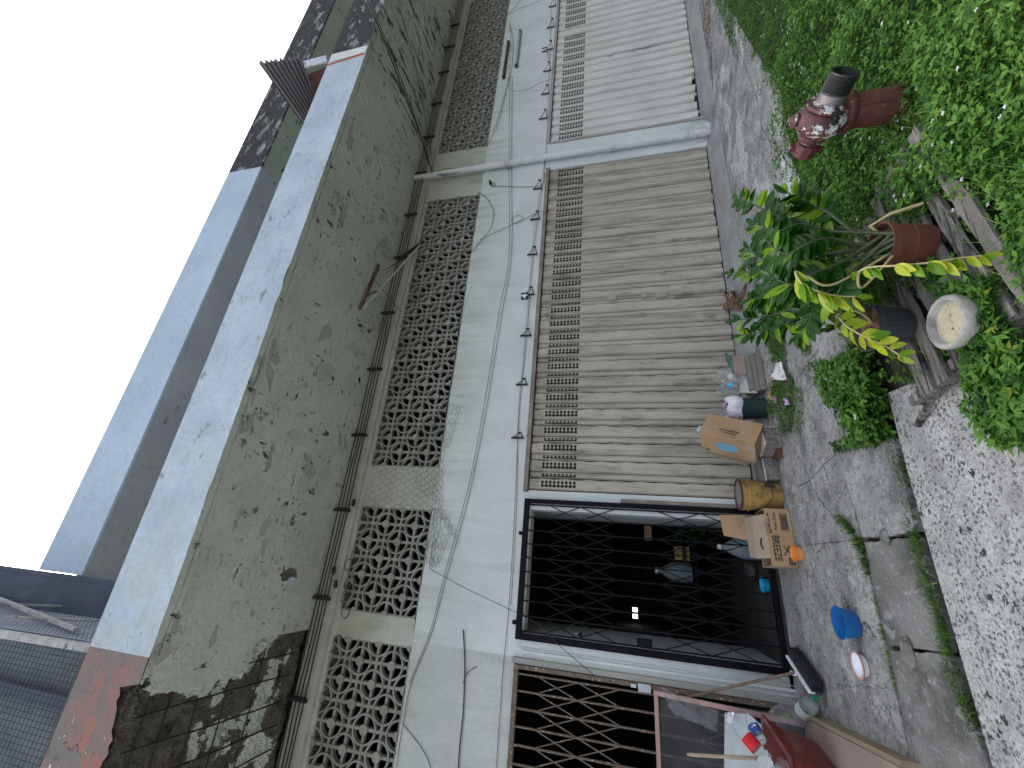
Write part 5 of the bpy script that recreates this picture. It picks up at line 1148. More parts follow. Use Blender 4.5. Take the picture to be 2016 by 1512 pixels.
t = thing('dark_bench', (0, 7.0, .03), 'dark bench deep inside the passage behind the black gate', 'bench'); MB().box(-.55, 6.75, .55, .6, 7.25, .62).build('bench_top', bench_m, t); MB().box(-.5, 6.8, .03, -.44, 7.2, .55).build('bench_leg', bench_m, t); MB().box(.5, 6.8, .03, .56, 7.2, .55).build('bench_leg', bench_m, t)
t = thing('yellow_carton', (.28, 6.9, .63), 'yellow and black carton on the dark bench inside the passage', 'carton'); MB().box(.24, 6.85, .63, .42, 6.95, .83).build('carton_body', yel_m, t); MB().box(.243, 6.848, .67, .417, 6.8495, .73).build('black_band', ink_m, t)
t = thing('brown_carton', (.62, 6.9, 1.2), 'brown carton high on the dark shelf inside the passage', 'carton'); MB().box(.48, 6.9, 1.13, .68, 7.1, 1.23).build('carton_body', card_m, t)
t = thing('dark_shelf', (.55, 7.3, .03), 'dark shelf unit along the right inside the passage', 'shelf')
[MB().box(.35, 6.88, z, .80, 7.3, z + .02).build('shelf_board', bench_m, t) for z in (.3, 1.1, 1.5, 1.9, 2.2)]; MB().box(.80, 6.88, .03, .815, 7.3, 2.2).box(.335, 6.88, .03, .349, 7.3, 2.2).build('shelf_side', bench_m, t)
t = thing('brown_tray', PY(1143, 1250, 5.5), 'small brown shelf with clutter fixed high on the left passage wall', 'wall shelf')
MB().box(-.81, 5.5, 2.02, -.68, 5.75, 2.05).build('tray', rbat_m, t); g = MB(); random.seed(8)
for k in range(6): x = -.8 + random.random() * .1; y = 5.52 + k * .035; g.box(x, y, 2.05, x + .03, y + .03, 2.05 + random.uniform(.03, .1))
g.build('clutter', litter_m, t)
t = thing('daylight_gap', PY(1250, 1207, 9.5), 'two small bright slits of daylight in the back of the passage', 'window'); a = PY(1247, 1196, 9.5); b = PY(1254, 1218, 9.5)
zc = (a.z + b.z) / 2; MB().box(b.x, 9.5, zc - .045, (a.x + b.x) / 2 - .02, 9.52, zc + .045).box((a.x + b.x) / 2 + .02, 9.5, zc - .045, a.x, 9.52, zc + .045).build('light_slit', em, t)
# leafy pot plant in the passage
def leafmesh(g, p, d, up, L, W, mi=0, fold=.25, curl=.2):
    d = d.normalized(); r = d.cross(up); 
    if r.length < 1e-3: r = Vector((1, 0, 0))
    r.normalize(); u = r.cross(d).normalized(); b = len(g.v)
    prof = [(0, .06), (.12, .55), (.32, .95), (.55, 1.), (.78, .68), (.92, .32), (1, 0.02)]
    for t_, w_ in prof:
        c = p + d * (L * t_) - u * (curl * L * t_ * t_); q = r * (W / 2 * w_); e = u * (W / 2 * w_ * fold)
        g.v += [tuple(c - q + e), tuple(c), tuple(c + q + e)]
    for i in range(len(prof) - 1):
        for k in (0, 1): g.f.append([b+3*i+k, b+3*i+k+1, b+3*i+4+k, b+3*i+3+k]); g.m.append(mi)
t = thing('dark_pot_plant', (.55, 6.0, .03), 'dark broad leaved pot plant standing in the shade behind the gate', 'plant')
g = MB(); random.seed(2)
for k in range(22):
    a = random.uniform(0, 6.28); el = random.uniform(.2, 1.2); leafmesh(g, Vector((.58, 6.0, .55 + random.uniform(-.1, .25))), Vector((math.cos(a), math.sin(a), el - .3)), Vector((0, 0, 1)), .24, .09)
g.build('leaves', zz_m, t, smooth=True); MB().tube([(.58, 6, .25), (.58, 6, .7)], .012).build('stem', stem_m, t); MB().lathe([(0, 0), (.09, 0), (.12, .22), (.11, .22), (.1, .2), (0, .2)], 20, ((.58, 6.0, .03), (0, 0, 1))).build('pot', rubber_m, t, smooth=True)

# ================================================================ HYDRANT
HY = 1.9
t = thing('fire_hydrant', (2.42, HY, -.03), 'short maroon fire hydrant with flaking white paint standing in the weeds', 'hydrant')
A = PY(1590, 286, HY + .10); B = PY(1654, 160, HY - .20); ax = (B - A).normalized(); Lh = (B - A).length
ZJ = .30
MB().lathe([(.094, -.05), (.090, .02), (.086, ZJ), (.086, ZJ + .03)], 32, ((2.43, HY, -.03), (0, 0, 1))).build('standpipe', hyd_m, t, smooth=True)
MB().tube([(2.37, HY - .082, .0), (2.375, HY - .078, .26)], .005).build('casting_seam', hyd_m, t)
prof = [(.040, .0), (.048, .01), (.048, .045), (.066, .05), (.074, .07), (.07, .085), (.09, .11), (.116, .15), (.126, .195), (.126, .225), (.116, .262), (.098, .285), (.088, .295), (.104, .305), (.106, .33), (.082, .338), (.066, .35), (.064, .372)]
sc_ = Lh / .50
MB().lathe([(r, h_ * sc_) for r, h_ in prof], 40, (A, ax)).build('valve_body', hydw_m, t, smooth=True)
MB().lathe([(.088, -.03), (.108, -.005), (.110, .012), (.10, .03), (.10, .06)], 30, ((2.43, HY, ZJ - .02), (0, 0, 1))).build('flange', hyd_m, t, smooth=True)
e0 = A + ax * (.368 * sc_)
MB().lathe([(.066, -.01), (.066, .03), (.060, .035)], 30, (e0, ax)).build('outlet_collar', greym_m, t, smooth=True)
pr = [(.060, 0), (.060, .01)]
for k in range(7): pr += [(.068, .013 + k * .011), (.062, .019 + k * .011)]
pr += [(.069, .093), (.069, .10), (.056, .10), (.052, .03), (0, .03)]
MB().lathe(pr, 36, (e0 + ax * .028, ax)).build('threaded_outlet', rubber_m, t, smooth=True)
MB().lathe([(0, -.062), (.05, -.060), (.060, -.050), (.064, -.02), (.064, .008), (.05, .014)], 10, (A, ax)).build('outlet_cap', hyd_m, t)
up_ = Vector((0, 0, 1)) - ax * ax.z; up_.normalize(); sd = ax.cross(up_)
for s_ in (1, -1): MB().bar(A + up_ * s_ * .055 - ax * .02, A + up_ * s_ * .092 - ax * .02, .02, .035, ax).build('cap_lug', hyd_m, t, bevel=.004)
MB().lathe([(.034, 0), (.038, .02), (.024, .035), (.014, .05), (0, .05)], 20, (A + ax * (.2 * sc_) + up_ * .112, up_)).build('spindle_nut', hydw_m, t, smooth=True)
for k in range(5):
    a = k * 2 * math.pi / 5 + .5; dv = up_ * math.cos(a) + sd * math.sin(a); MB().bar(A + ax * .10 * sc_ + dv * .078, A + ax * .19 * sc_ + dv * .127, .012, .014, dv).build('casting_rib', hydw_m, t, bevel=.004)

# ================================================================ PALLET, POTS, PLANTS
ZP = .11
t = thing('wooden_pallet', (1.5, 2.1, 0), 'weathered grey wooden pallet lying tilted in the weeds under the plant pots', 'pallet')
random.seed(3)
e_ = [(1828, 775), (1858, 752), (1893, 718), (1916, 690), (1945, 664), (1985, 628), (2030, 590)]
d2 = Vector((1.0, .16, 0)).normalized()
for i, (px, py) in enumerate(e_):
    p = PZ(px, py, ZP); p.z = ZP; q = p + d2 * (1.12 + random.uniform(-.03, .05)); w_ = random.choice((.062, .07, .075)); n = 14
    g = MB(); sgn = d2.cross(Vector((0, 0, 1)))
    def fn(u, v, s):
        c = p.lerp(q, u) + sgn * ((v - .5) * w_ * (1 + .10 * math.sin(u * 17 + i) + .05 * math.sin(u * 41))) ; c.z = ZP + (.0 if s else -.02) + .004 * math.sin(u * 9 + i) + random.uniform(-.002, .002); return c
    b = len(g.v); g.grid(lambda u, v: fn(u, v, 1), n, 3); g.grid(lambda u, v: fn(u, v, 0), n, 3)
    m4 = (n + 1) * 4
    for k in range(n):
        g.f.append([k*4, m4 + k*4, m4 + k*4 + 4, k*4 + 4]); g.m.append(0); g.f.append([k*4+3, k*4+7, m4+k*4+7, m4+k*4+3]); g.m.append(0)
    g.f.append([0, 1, 2, 3, m4+3, m4+2, m4+1, m4]); g.m.append(0); z_ = n*4; g.f.append([z_, z_+1, z_+2, z_+3, m4+z_+3, m4+z_+2, m4+z_+1, m4+z_][::-1]); g.m.append(0)
    g.build('deck_board', wood_m, t)
a, b = PZ(1822, 790, .05), PZ(2035, 600, .05)
for s_ in (.02, .55, 1.05):
    MB().bar(Vector((a.x, a.y + .05, .05)) + d2 * s_, Vector((b.x, b.y - .08, .05)) + d2 * s_, .045, .075).build('stringer', wood_m, t)
a2 = PZ(1822, 790, .09); MB().bar(Vector((a.x - .02, a.y + .02, .035)), PZ(1806, 838, .01), .02, .025).build('splintered_end', wood_m, t)
# pots
def pot(c, r, h, mt, soilm, name, label, ribs=0):
    t = thing(name, (c.x, c.y, ZP + .004), label, 'plant pot'); g = MB(); n = 72 if ribs else 40
    pr = [(0, 0), (r*.70, 0), (r*.72, .01), (r*.90, h*.80), (r*.98, h*.82), (r, h*.98), (r*1.04, h), (r*.96, h), (r*.90, h*.86), (r*.88, h*.8)]
    g.lathe(pr, n)
    if ribs:
        for i in range(2, 4):
            for j in range(n):
                if j % 3 == 0: x, y, z = g.v[i*n + j]; g.v[i*n + j] = (x*1.035, y*1.035, z)
    g.build('pot_shell', mt, t, world=False, smooth=True)
    MB().grid(lambda u, v: ((r*.87)*u*math.cos(v*2*math.pi), (r*.87)*u*math.sin(v*2*math.pi), h*.84 + random.uniform(-.006, .01)), 5, 20).build('potting_soil', soilm, t, world=False)
    return t
cT = Vector((1.525, 1.93, 0)); hT = .19; rT = .108
tp = pot(cT, rT, hT, terra_m, soil_m, 'brown_flower_pot', 'reddish brown plastic flower pot holding the tall glossy plant')
MB().lathe([(rT*.83, hT*.45), (rT*.845, hT*.46), (rT*.83, hT*.47)], 40).build('pot_ring', terra_m, tp, world=False)
cB = Vector((1.26, 2.24, 0)); hB = .17; rB = .118
pot(cB, rB, hB, blackpot_m, litterl_m, 'charcoal_flower_pot', 'ribbed charcoal plastic flower pot behind the brown one on the pallet', ribs=1)
c = PZ(1916, 632, ZP); t = thing('cement_bowl', (c.x, c.y, ZP + .004), 'round cement bowl filled with dried silt on the pallet', 'bowl')
MB().lathe([(0, 0), (.085, 0), (.09, .01), (.112, .06), (.113, .085), (.108, .092), (.092, .09), (.086, .07), (.078, .066)], 40, wob=.008).build('bowl_shell', cement_m, t, world=False, smooth=True)
MB().grid(lambda u, v: (.082*u*math.cos(v*2*math.pi), .082*u*math.sin(v*2*math.pi), .068 + random.uniform(-.001, .002)), 5, 24).build('dried_silt', silt_m, t, world=False)
# zz plants
def stem_leaves(parent, pts, r0, r1, mt_s, leafm_, nl, L, W, start=.35, mix=None, droop=0., seed=0, aim=None):
    random.seed(seed); P3 = [Vector(p) for p in pts]; out = []; n = len(P3)
    for i in range(n - 1):
        p0, p1, p2, p3 = P3[max(i-1, 0)], P3[i], P3[i+1], P3[min(i+2, n-1)]
        for k in range(8):
            t = k / 8; out.append(.5 * ((2*p1) + (p2-p0)*t + (2*p0-5*p1+4*p2-p3)*t*t + (3*p1-p0-3*p2+p3)*t**3))
    out.append(P3[-1]); m_ = len(out)
    MB().tube(out, [r0 + (r1 - r0) * i / m_ for i in range(m_)], 7).build('stem', mt_s, parent, smooth=True)
    g = MB(); mats = [leafm_] + (mix or [])
    for k in range(nl):
        s = start + (1 - start) * (k + .5) / nl; i = min(m_ - 2, int(s * (m_ - 1))); p = out[i]; d = (out[i+1] - out[i]).normalized()
        view = Vector((0, 0, 1.5)) - p; view.normalize()
        side = d.cross(Vector((0, -.5, 1)) if abs(d.z) < .8 else Vector((.25, -1, .15))).normalized()
        taper = .65 + .5 * math.sin(math.pi * min(1, (s - start) / (1 - start) * .9 + .08))
        for sg in (1, -1):
            if random.random() < (.06 if aim is None else 0) or (aim is not None and sg < 0 and k % 2): continue
            dd = (d * random.uniform(.35, .7) + side * sg * random.uniform(.7, 1) + Vector((random.uniform(-.2, .2), random.uniform(-.25, .15), -droop + random.uniform(-.1, .15))))
            if aim is not None: dd = Vector(aim) + Vector((random.uniform(-.15, .15), random.uniform(-.3, .3), random.uniform(-.25, .25))) + d * .15 + side * sg * .25
            leafmesh(g, p, dd, Vector((0, -.35, 1)) + d * -.3 + Vector((random.uniform(-.3, .3),) * 1 + (0, 0)), L * taper * random.uniform(.85, 1.1), W * taper * random.uniform(.85, 1.1), random.randrange(len(mats)), curl=random.uniform(.0, .3))
    if True:
        leafmesh(g, out[-1], (out[-1] - out[-2]).normalized(), Vector((0, -.3, 1)), L * .7, W * .7, 0)
    g.build('leaf_sprig', mats, parent, smooth=True)
def bz(px, py, y): return PY(px, py, y)
plant = thing('glossy_plant', (cT.x, cT.y, ZP + hT * .84), 'tall glossy green plant with arching feathery stems growing from the brown pot', 'potted plant')
base = lambda dx, dy: (cT.x + dx, cT.y + dy, ZP + hT * .83)
stems = [  # via pixel / y, tip pixel / y, leaves
    ([(1600, 440, 2.12), (1530, 425, 2.2), (1490, 405, 2.25), (1456, 392, 2.28)], 11, .075, .045),
    ([(1640, 425, 2.0), (1600, 405, 2.0), (1575, 392, 1.98), (1550, 380, 1.96)], 10, .095, .042),
    ([(1640, 455, 2.05), (1580, 440, 2.1), (1530, 455, 2.15), (1485, 440, 2.2)], 10, .085, .042),
    ([(1620, 500, 2.05), (1550, 505, 2.12), (1500, 510, 2.2), (1475, 490, 2.22)], 11, .085, .038),
    ([(1600, 520, 2.1), (1530, 530, 2.2), (1480, 535, 2.3), (1438, 537, 2.35)], 14, .06, .024),
    ([(1620, 540, 2.1), (1560, 560, 2.2), (1510, 580, 2.3), (1478, 590, 2.35)], 12, .08, .036),
    ([(1620, 560, 2.15), (1570, 600, 2.25), (1520, 620, 2.35), (1455, 630, 2.4)], 13, .085, .034),
    ([(1600, 570, 2.2), (1560, 620, 2.3), (1510, 650, 2.35), (1460, 660, 2.4)], 13, .07, .03),
    ([(1650, 520, 1.95), (1600, 540, 1.95), (1560, 560, 1.98), (1520, 545, 2.0)], 11, .09, .038),
    ([(1660, 480, 2.15), (1600, 480, 2.25), (1560, 470, 2.3), (1530, 475, 2.34)], 11, .08, .035),
    ([(1650, 560, 2.05), (1610, 590, 2.1), (1590, 640, 2.15), (1570, 660, 2.2)], 9, .08, .036),
    ([(1640, 470, 1.95), (1590, 480, 1.95), (1545, 500, 2.0), (1505, 470, 2.05)], 10, .085, .036),
    ([(1650, 500, 2.2), (1600, 550, 2.35), (1560, 590, 2.45), (1500, 600, 2.55)], 11, .08, .034),
    ([(1650, 450, 2.15), (1590, 415, 2.2), (1560, 440, 2.25), (1520, 430, 2.3)], 10, .08, .034),
    ([(1660, 530, 2.1), (1630, 590, 2.15), (1600, 610, 2.2), (1540, 640, 2.25)], 11, .08, .032),
    ([(1690, 510, 2.0), (1670, 530, 2.05), (1640, 560, 2.1), (1600, 590, 2.15)], 8, .075, .032),
    ([(1690, 540, 1.95), (1660, 560, 1.92), (1640, 590, 1.95), (1620, 560, 2.0)], 8, .08, .04)]
for i, (pp, nl, L, W_) in enumerate(stems):
    dx, dy = .07 * math.cos(i * 2.4), .07 * math.sin(i * 2.4)
    stem_leaves(plant, [base(dx, dy)] + [bz(*q) for q in pp], .010, .0025, stem_m, zz_m, nl + 5, L * 1.36, W_ * 1.18, .24, [zz_m, zzl_m] if i % 3 == 1 or i == 4 else [zz_m, zz_m, zz_m, zzl_m], seed=i)
stem_leaves(plant, [base(-.04, .0), bz(1640, 560, 1.9), bz(1590, 545, 1.85), bz(1566, 535, 1.82), bz(1580, 560, 1.8), bz(1615, 575, 1.8), bz(1650, 583, 1.8), bz(1685, 584, 1.8)], .006, .003, stemy_m, zzl_m, 9, .10, .036, .40, [zzy_m, zzl_m, zzl_m], aim=(-.8, -.1, -.15), seed=31)
stem_leaves(plant, [base(-.06, -.04), bz(1700, 565, 1.85), bz(1690, 540, 1.78), bz(1710, 527, 1.72), bz(1780, 522, 1.66), bz(1840, 516, 1.62), bz(1890, 508, 1.6), bz(1938, 503, 1.58)], .0055, .0028, stemy_m, zzy_m, 9, .07, .034, .36, [zzl_m, zzy_m], aim=(-1, -.1, -.25), seed=35)
p2 = thing('yellowing_plant', (cB.x, cB.y, ZP + hB * .84), 'sparse plant with drooping yellow green leaves hanging over the charcoal pot', 'potted plant')
b2_ = (cB.x + .02, cB.y, ZP + hB * .83)
stem_leaves(p2, [b2_, bz(1700, 620, 2.2), bz(1655, 600, 2.15), bz(1645, 612, 2.1), bz(1665, 640, 2.05), bz(1700, 662, 2.02), bz(1740, 680, 2.0), bz(1775, 702, 2.0)], .006, .003, stemy_m, zzy_m, 9, .075, .042, .40, [zzl_m, zzy_m], droop=.35, seed=41)
stem_leaves(p2, [b2_, bz(1690, 620, 2.25), bz(1650, 640, 2.2), bz(1622, 648, 2.15)], .005, .003, stem_m, zz_m, 6, .06, .03, .45, [zzl_m], seed=42)
stem_leaves(p2, [b2_, bz(1700, 600, 2.2), bz(1690, 560, 2.15), bz(1715, 570, 2.1)], .004, .002, stem_m, zz_m, 7, .06, .03, .3, [zz_m], seed=43)
# vine looping over the brown rim
MB().tube([(cT.x + .06, cT.y + .02, ZP + hT * .8), (cT.x + .11, cT.y - .02, ZP + hT + .03), (cT.x + .135, cT.y - .06, ZP + hT * .8), (cT.x + .16, cT.y - .08, .14)], .008, 8).build('looping_stem', stemy_m, plant, smooth=True)

# ================================================================ WEEDS
def edge_y(x):   # back edge of the weedy verge
    X = [.6, 1.0, 1.6, 2.3, 2.7, 3.3, 4.3, 5.2, 6.2, 7.4, 9, 14]; Y = [2.2, 2.45, 2.75, 2.95, 2.95, 3.10, 3.02, 3.25, 3.5, 3.75, 3.9, 4.1]
    return np.interp(x, X, Y)
def leaves(n, X, Y, Z, size, name, label=None, cat='weeds', asp=.42, parts=3, seed=1, wts=(.5, .2, .25, .05), up=.55):
    """n leaf groups (each of `parts` pointed leaflets) at the given arrays, as one mesh"""
    r = np.random.default_rng(seed); N = n * parts
    az = np.repeat(r.uniform(0, 2*np.pi, n), parts) + np.tile((np.arange(parts) - (parts-1)/2) * (1.05 if parts <= 3 else 2*np.pi/parts), n) + r.normal(0, .15, N)
    el = np.repeat(r.uniform(-.25, up, n), parts) + r.normal(0, .2, N)
    sz = np.repeat(size * r.uniform(.6, 1.35, n), parts)
    P0 = np.stack([np.repeat(X, parts), np.repeat(Y, parts), np.repeat(Z, parts)], 1)
    d = np.stack([np.cos(az)*np.cos(el), np.sin(az)*np.cos(el), np.sin(el)], 1)
    rl = r.normal(0, .35, N); hor = np.stack([-np.sin(az), np.cos(az), np.zeros(N)], 1); nn = np.cross(d, hor) * -1
    s = hor * np.cos(rl)[:, None] + nn * np.sin(rl)[:, None]; nrm = np.cross(s, d)
    v = np.empty((N, 6, 3)); L = sz[:, None]; w = L * asp / 2
    v[:, 0] = P0; v[:, 1] = P0 + d*L*.4 + s*w + nrm*L*-.06; v[:, 2] = P0 + d*L*.4 - s*w + nrm*L*-.06
    v[:, 3] = P0 + d*L*.42 + nrm*L*.03; v[:, 4] = P0 + d*L - nrm*L*-.12; v[:, 5] = P0 + d*L*.75 + s*w*.62 - nrm*L*-.03
    f = np.array([[0, 3, 1], [0, 2, 3], [3, 4, 1], [3, 2, 4]])
    F = (f[None] + (np.arange(N) * 6)[:, None, None]).reshape(-1, 3)
    me = bpy.data.meshes.new(name); me.vertices.add(N*6); me.vertices.foreach_set('co', v.reshape(-1).astype('f'))
    me.loops.add(len(F)*3); me.loops.foreach_set('vertex_index', F.reshape(-1).astype('i')); me.polygons.add(len(F)); me.polygons.foreach_set('loop_start', np.arange(0, len(F)*3, 3, dtype='i'))
    # each clump keeps one tone, with broad patches
    patch = np.sin(X*3.1 + 2*np.sin(Y*2.3)) * np.sin(Y*4.7 + X) ; u = r.random(n) + .18 * patch
    c = np.cumsum(wts); mi = np.searchsorted(c, np.clip(u, 0, .9999)); mi = np.minimum(mi, 3)
    me.polygons.foreach_set('material_index', np.repeat(np.repeat(mi, parts), 4).astype('i'))
    for mt in weed_ms: me.materials.append(mt)
    me.update(calc_edges=True); me.validate()
    o = bpy.data.objects.new(name, me); COL.objects.link(o); tag(o, label, cat, kind='stuff'); return o
def blades(n, X, Y, Z, H, name, label, seed=1, wts=(.4, .3, .25), w=.004, lean=.5, cat='grass', dry=.0, Hn=.35):
    r = np.random.default_rng(seed); az = r.uniform(0, 2*np.pi, n); h = H * r.uniform(1 - Hn, 1 + Hn, n); ln = r.uniform(.1, lean, n) * h
    b = np.stack([X, Y, Z], 1); s = np.stack([-np.sin(az), np.cos(az), np.zeros(n)], 1) * w; d = np.stack([np.cos(az), np.sin(az), np.zeros(n)], 1)
    v = np.empty((n, 5, 3)); v[:, 0] = b - s; v[:, 1] = b + s; m_ = b + d * (ln*.35)[:, None]; m_[:, 2] += h*.6; v[:, 2] = m_ - s*.8; v[:, 3] = m_ + s*.8; t_ = b + d*ln[:, None]; t_[:, 2] += h*.93; v[:, 4] = t_
    F = [];
    f4 = np.array([[0, 1, 3], [0, 3, 2], [2, 3, 4]]); F = (f4[None] + (np.arange(n)*5)[:, None, None]).reshape(-1, 3)
    me = bpy.data.meshes.new(name); me.vertices.add(n*5); me.vertices.foreach_set('co', v.reshape(-1).astype('f')); me.loops.add(len(F)*3); me.loops.foreach_set('vertex_index', F.reshape(-1).astype('i')); me.polygons.add(len(F)); me.polygons.foreach_set('loop_start', np.arange(0, len(F)*3, 3, dtype='i'))
    u = r.random(n); mi = np.minimum(np.searchsorted(np.cumsum(wts), u), 2); mi[u < dry] = 5
    me.polygons.foreach_set('material_index', np.repeat(mi, 3).astype('i'))
    for mt in weed_ms: me.materials.append(mt)
    me.update(calc_edges=True); me.validate(); o = bpy.data.objects.new(name, me); COL.objects.link(o); return tag(o, label, cat, kind='stuff')
def verge(n, seed, x0=1.0, x1=13, bias=1.6):
    r = np.random.default_rng(seed); x = x0 + (x1 - x0) * r.random(n) ** bias; ye = edge_y(x) + .05*np.sin(x*13) + .04*np.sin(x*29) + r.normal(0, .025, n)
    ylo = np.maximum(.2, 1.75 - .32 * x); y = ylo + (ye - ylo) * r.random(n) ** .85
    return x, y, r
def keep(x, y, r):
    k = np.ones(len(x), bool)
    # thin the weeds over the pallet and pots
    pal = (x > .93) & (x < 1.95) & (y > 1.62) & (y < 2.62); k &= ~(pal & (r.random(len(x)) < np.where(x < 1.45, .96, np.where(x < 1.7, .55, .1)) * np.where(y < 1.95, .9, 1)))
    k &= ~((x - cT.x)**2 + (y - cT.y)**2 < .13**2); k &= ~((x - cB.x)**2 + (y - cB.y)**2 < .14**2); k &= ~((x - 1.10)**2 + (y - 1.93)**2 < .14**2)
    k &= ~((x - 2.43)**2 + (y - HY)**2 < .095**2)
    k &= ~((x < 1.0) & (y > 2.1))
    return k
def mound(x, y): return .06 + .035*np.sin(x*5 + y*3) + .025*np.sin(x*11 - y*7) + .02 * np.sin(y*17)
# soil under the verge
g = MB(); vr = [(1.15, -3)] + [(x, float(edge_y(x))) for x in np.linspace(1.15, 14, 60)] + [(14, -3)]; g.prism(vr, -.045, .004); struct(g, 'verge_soil', soil_m)
x, y, r = verge(160000, 5, bias=2.15); k = keep(x, y, r); x, y = x[k], y[k]; z = mound(x, y) * r.random(len(x)) ** .6 * 1.25 + .012; z *= np.clip((edge_y(x) - y) / .25, .25, 1)
leaves(len(x), x, y, z, .0185, 'weed_cover', 'dense leafy green weeds covering the verge', seed=2, asp=.40, wts=(.5, .27, .2, .03))
x, y, r = verge(8500, 8, x1=4.5, bias=1.5); k = keep(x, y, r); x, y = x[k], y[k]; z = mound(x, y) * 1.2 + .02 + r.random(len(x)) * .05
leaves(len(x), x, y, z, .030, 'tall_weeds', 'taller three leaved weeds rising over the verge near the hydrant', seed=3, wts=(.5, .38, .12, 0), asp=.44)
x, y, r = verge(9000, 9, bias=1.5); k = keep(x, y, r); x, y = x[k], y[k]
blades(len(x), x, y, np.full(len(x), .01), .14, 'verge_grass', 'thin grass blades mixed in the weeds of the verge', seed=4, dry=.10, w=.0016, lean=1.6)
# small white flowers
x, y, r = verge(260, 12, x1=5, bias=1.3); k = keep(x, y, r); x, y = x[k], y[k]; g = MB()
for a, b in zip(x, y):
    zc = float(mound(a, b)) * 1.2 + .05
    for q in range(4):
        an = q * 1.57 + a * 9; g.add([(a, b, zc), (a + .007*math.cos(an-.5), b + .007*math.sin(an-.5), zc + .003), (a + .011*math.cos(an), b + .011*math.sin(an), zc + .002), (a + .007*math.cos(an+.5), b + .007*math.sin(an+.5), zc + .003)], [(0, 1, 2, 3)])
tag(g.build('weed_flowers', weed_ms[4]), 'tiny white flowers dotted over the weeds', 'flowers', kind='stuff')
# near-left clump below the pallet
def patch(pix, n, z=0., seed=1):
    Q = [PZ(a, b, z) for a, b in pix]; r = np.random.default_rng(seed); X = []; Y = []
    xs = [p.x for p in Q]; ys = [p.y for p in Q]
    while len(X) < n:
        a = r.uniform(min(xs), max(xs)); b = r.uniform(min(ys), max(ys)); c = False
        for i in range(len(Q)):
            x1, y1, x2, y2 = xs[i], ys[i], xs[i-1], ys[i-1]
            if (y1 > b) != (y2 > b) and a < (x2 - x1) * (b - y1) / (y2 - y1) + x1: c = not c
        if c: X.append(a); Y.append(b)
    return np.array(X), np.array(Y), r
x, y, r = patch([(1955, 720), (1975, 690), (2060, 660), (2120, 800), (2040, 880), (1985, 850), (1965, 790)], 800, seed=2)
leaves(len(x), x, y, .02 + r.random(len(x)) * .10, .045, 'weed_clump', 'leafy weed clump in front of the pallet corner', seed=21, wts=(.5, .3, .15, .05))
x, y, r = patch([(1960, 560), (2030, 540), (2060, 660), (1975, 690), (1950, 640)], 600, seed=3)
leaves(len(x), x, y, .08 + r.random(len(x)) * .08, .04, 'weed_clump', 'leafy weeds growing through the near end of the pallet', seed=22)
x, y, r = patch([(1840, 530), (1900, 500), (1960, 560), (1950, 600), (1900, 570)], 160, seed=4)
leaves(len(x), x, y, .08 + r.random(len(x)) * .06, .032, 'weed_sprigs', 'sparse weed sprigs between the bowl and the brown pot', seed=23)
# open drain weeds
x, y, r = patch([(1690, 700), (1720, 690), (1735, 730), (1752, 800), (1760, 860), (1712, 880), (1700, 840), (1670, 800), (1650, 760), (1652, 720)], 1500, seed=5)
leaves(len(x), x, y, .0 + r.random(len(x)) * .14, .042, 'drain_weeds', 'bright leafy weeds filling the open drain', seed=24, asp=.55, wts=(.45, .42, .12, .01), up=.3)
x, y, r = patch([(1640, 870), (1700, 860), (1712, 880), (1655, 895)], 260, seed=6)
leaves(len(x), x, y, .0 + r.random(len(x)) * .04, .02, 'drain_moss', 'small dark weeds at the edge of the pale drain slab', seed=25, wts=(.3, .1, .6, 0))
x, y, r = patch([(1600, 560), (1640, 560), (1700, 640), (1725, 700), (1690, 700), (1640, 600)], 500, seed=7)
leaves(len(x), x, y, .01 + r.random(len(x)) * .05, .024, 'drain_moss', 'low weeds among the broken slabs behind the pots', seed=26, wts=(.4, .15, .45, 0))
# weeds creeping in the sidewalk
for i, (pix, n, s_, lb) in enumerate((([(1512, 620), (1545, 640), (1552, 690), (1550, 712), (1525, 712), (1510, 660)], 1100, .022, 'low fine weeds in the sidewalk crack behind the potted plant'),
        ([(1525, 745), (1560, 735), (1572, 780), (1560, 850), (1545, 860), (1530, 800), (1522, 830), (1516, 800)], 1300, .022, 'low fine weeds on the sidewalk between the wrappers and the green basket'),
        ([(1572, 640), (1590, 650), (1600, 690), (1590, 700), (1575, 680)], 260, .022, 'small weed patch between two broken slabs near the potted plant'),
        ([(1570, 760), (1582, 765), (1585, 830), (1578, 870), (1572, 850)], 220, .018, 'thin line of weeds along the joint below the tile stack'),
        ([(1600, 720), (1625, 700), (1650, 720), (1652, 790), (1630, 790)], 420, .024, 'weeds round the red scrap beside the open drain'),
        ([(1410, 0), (1440, -20), (1450, 60), (1455, 120), (1440, 80)], 400, .035, 'weeds spilling onto the sidewalk at the far right end'))):
    x, y, r = patch(pix, n, seed=30 + i); leaves(len(x), x, y, .0 + r.random(len(x)) * .05, s_, 'creeping_weeds', lb, seed=30 + i, asp=.35, wts=(.55, .25, .19, .01))
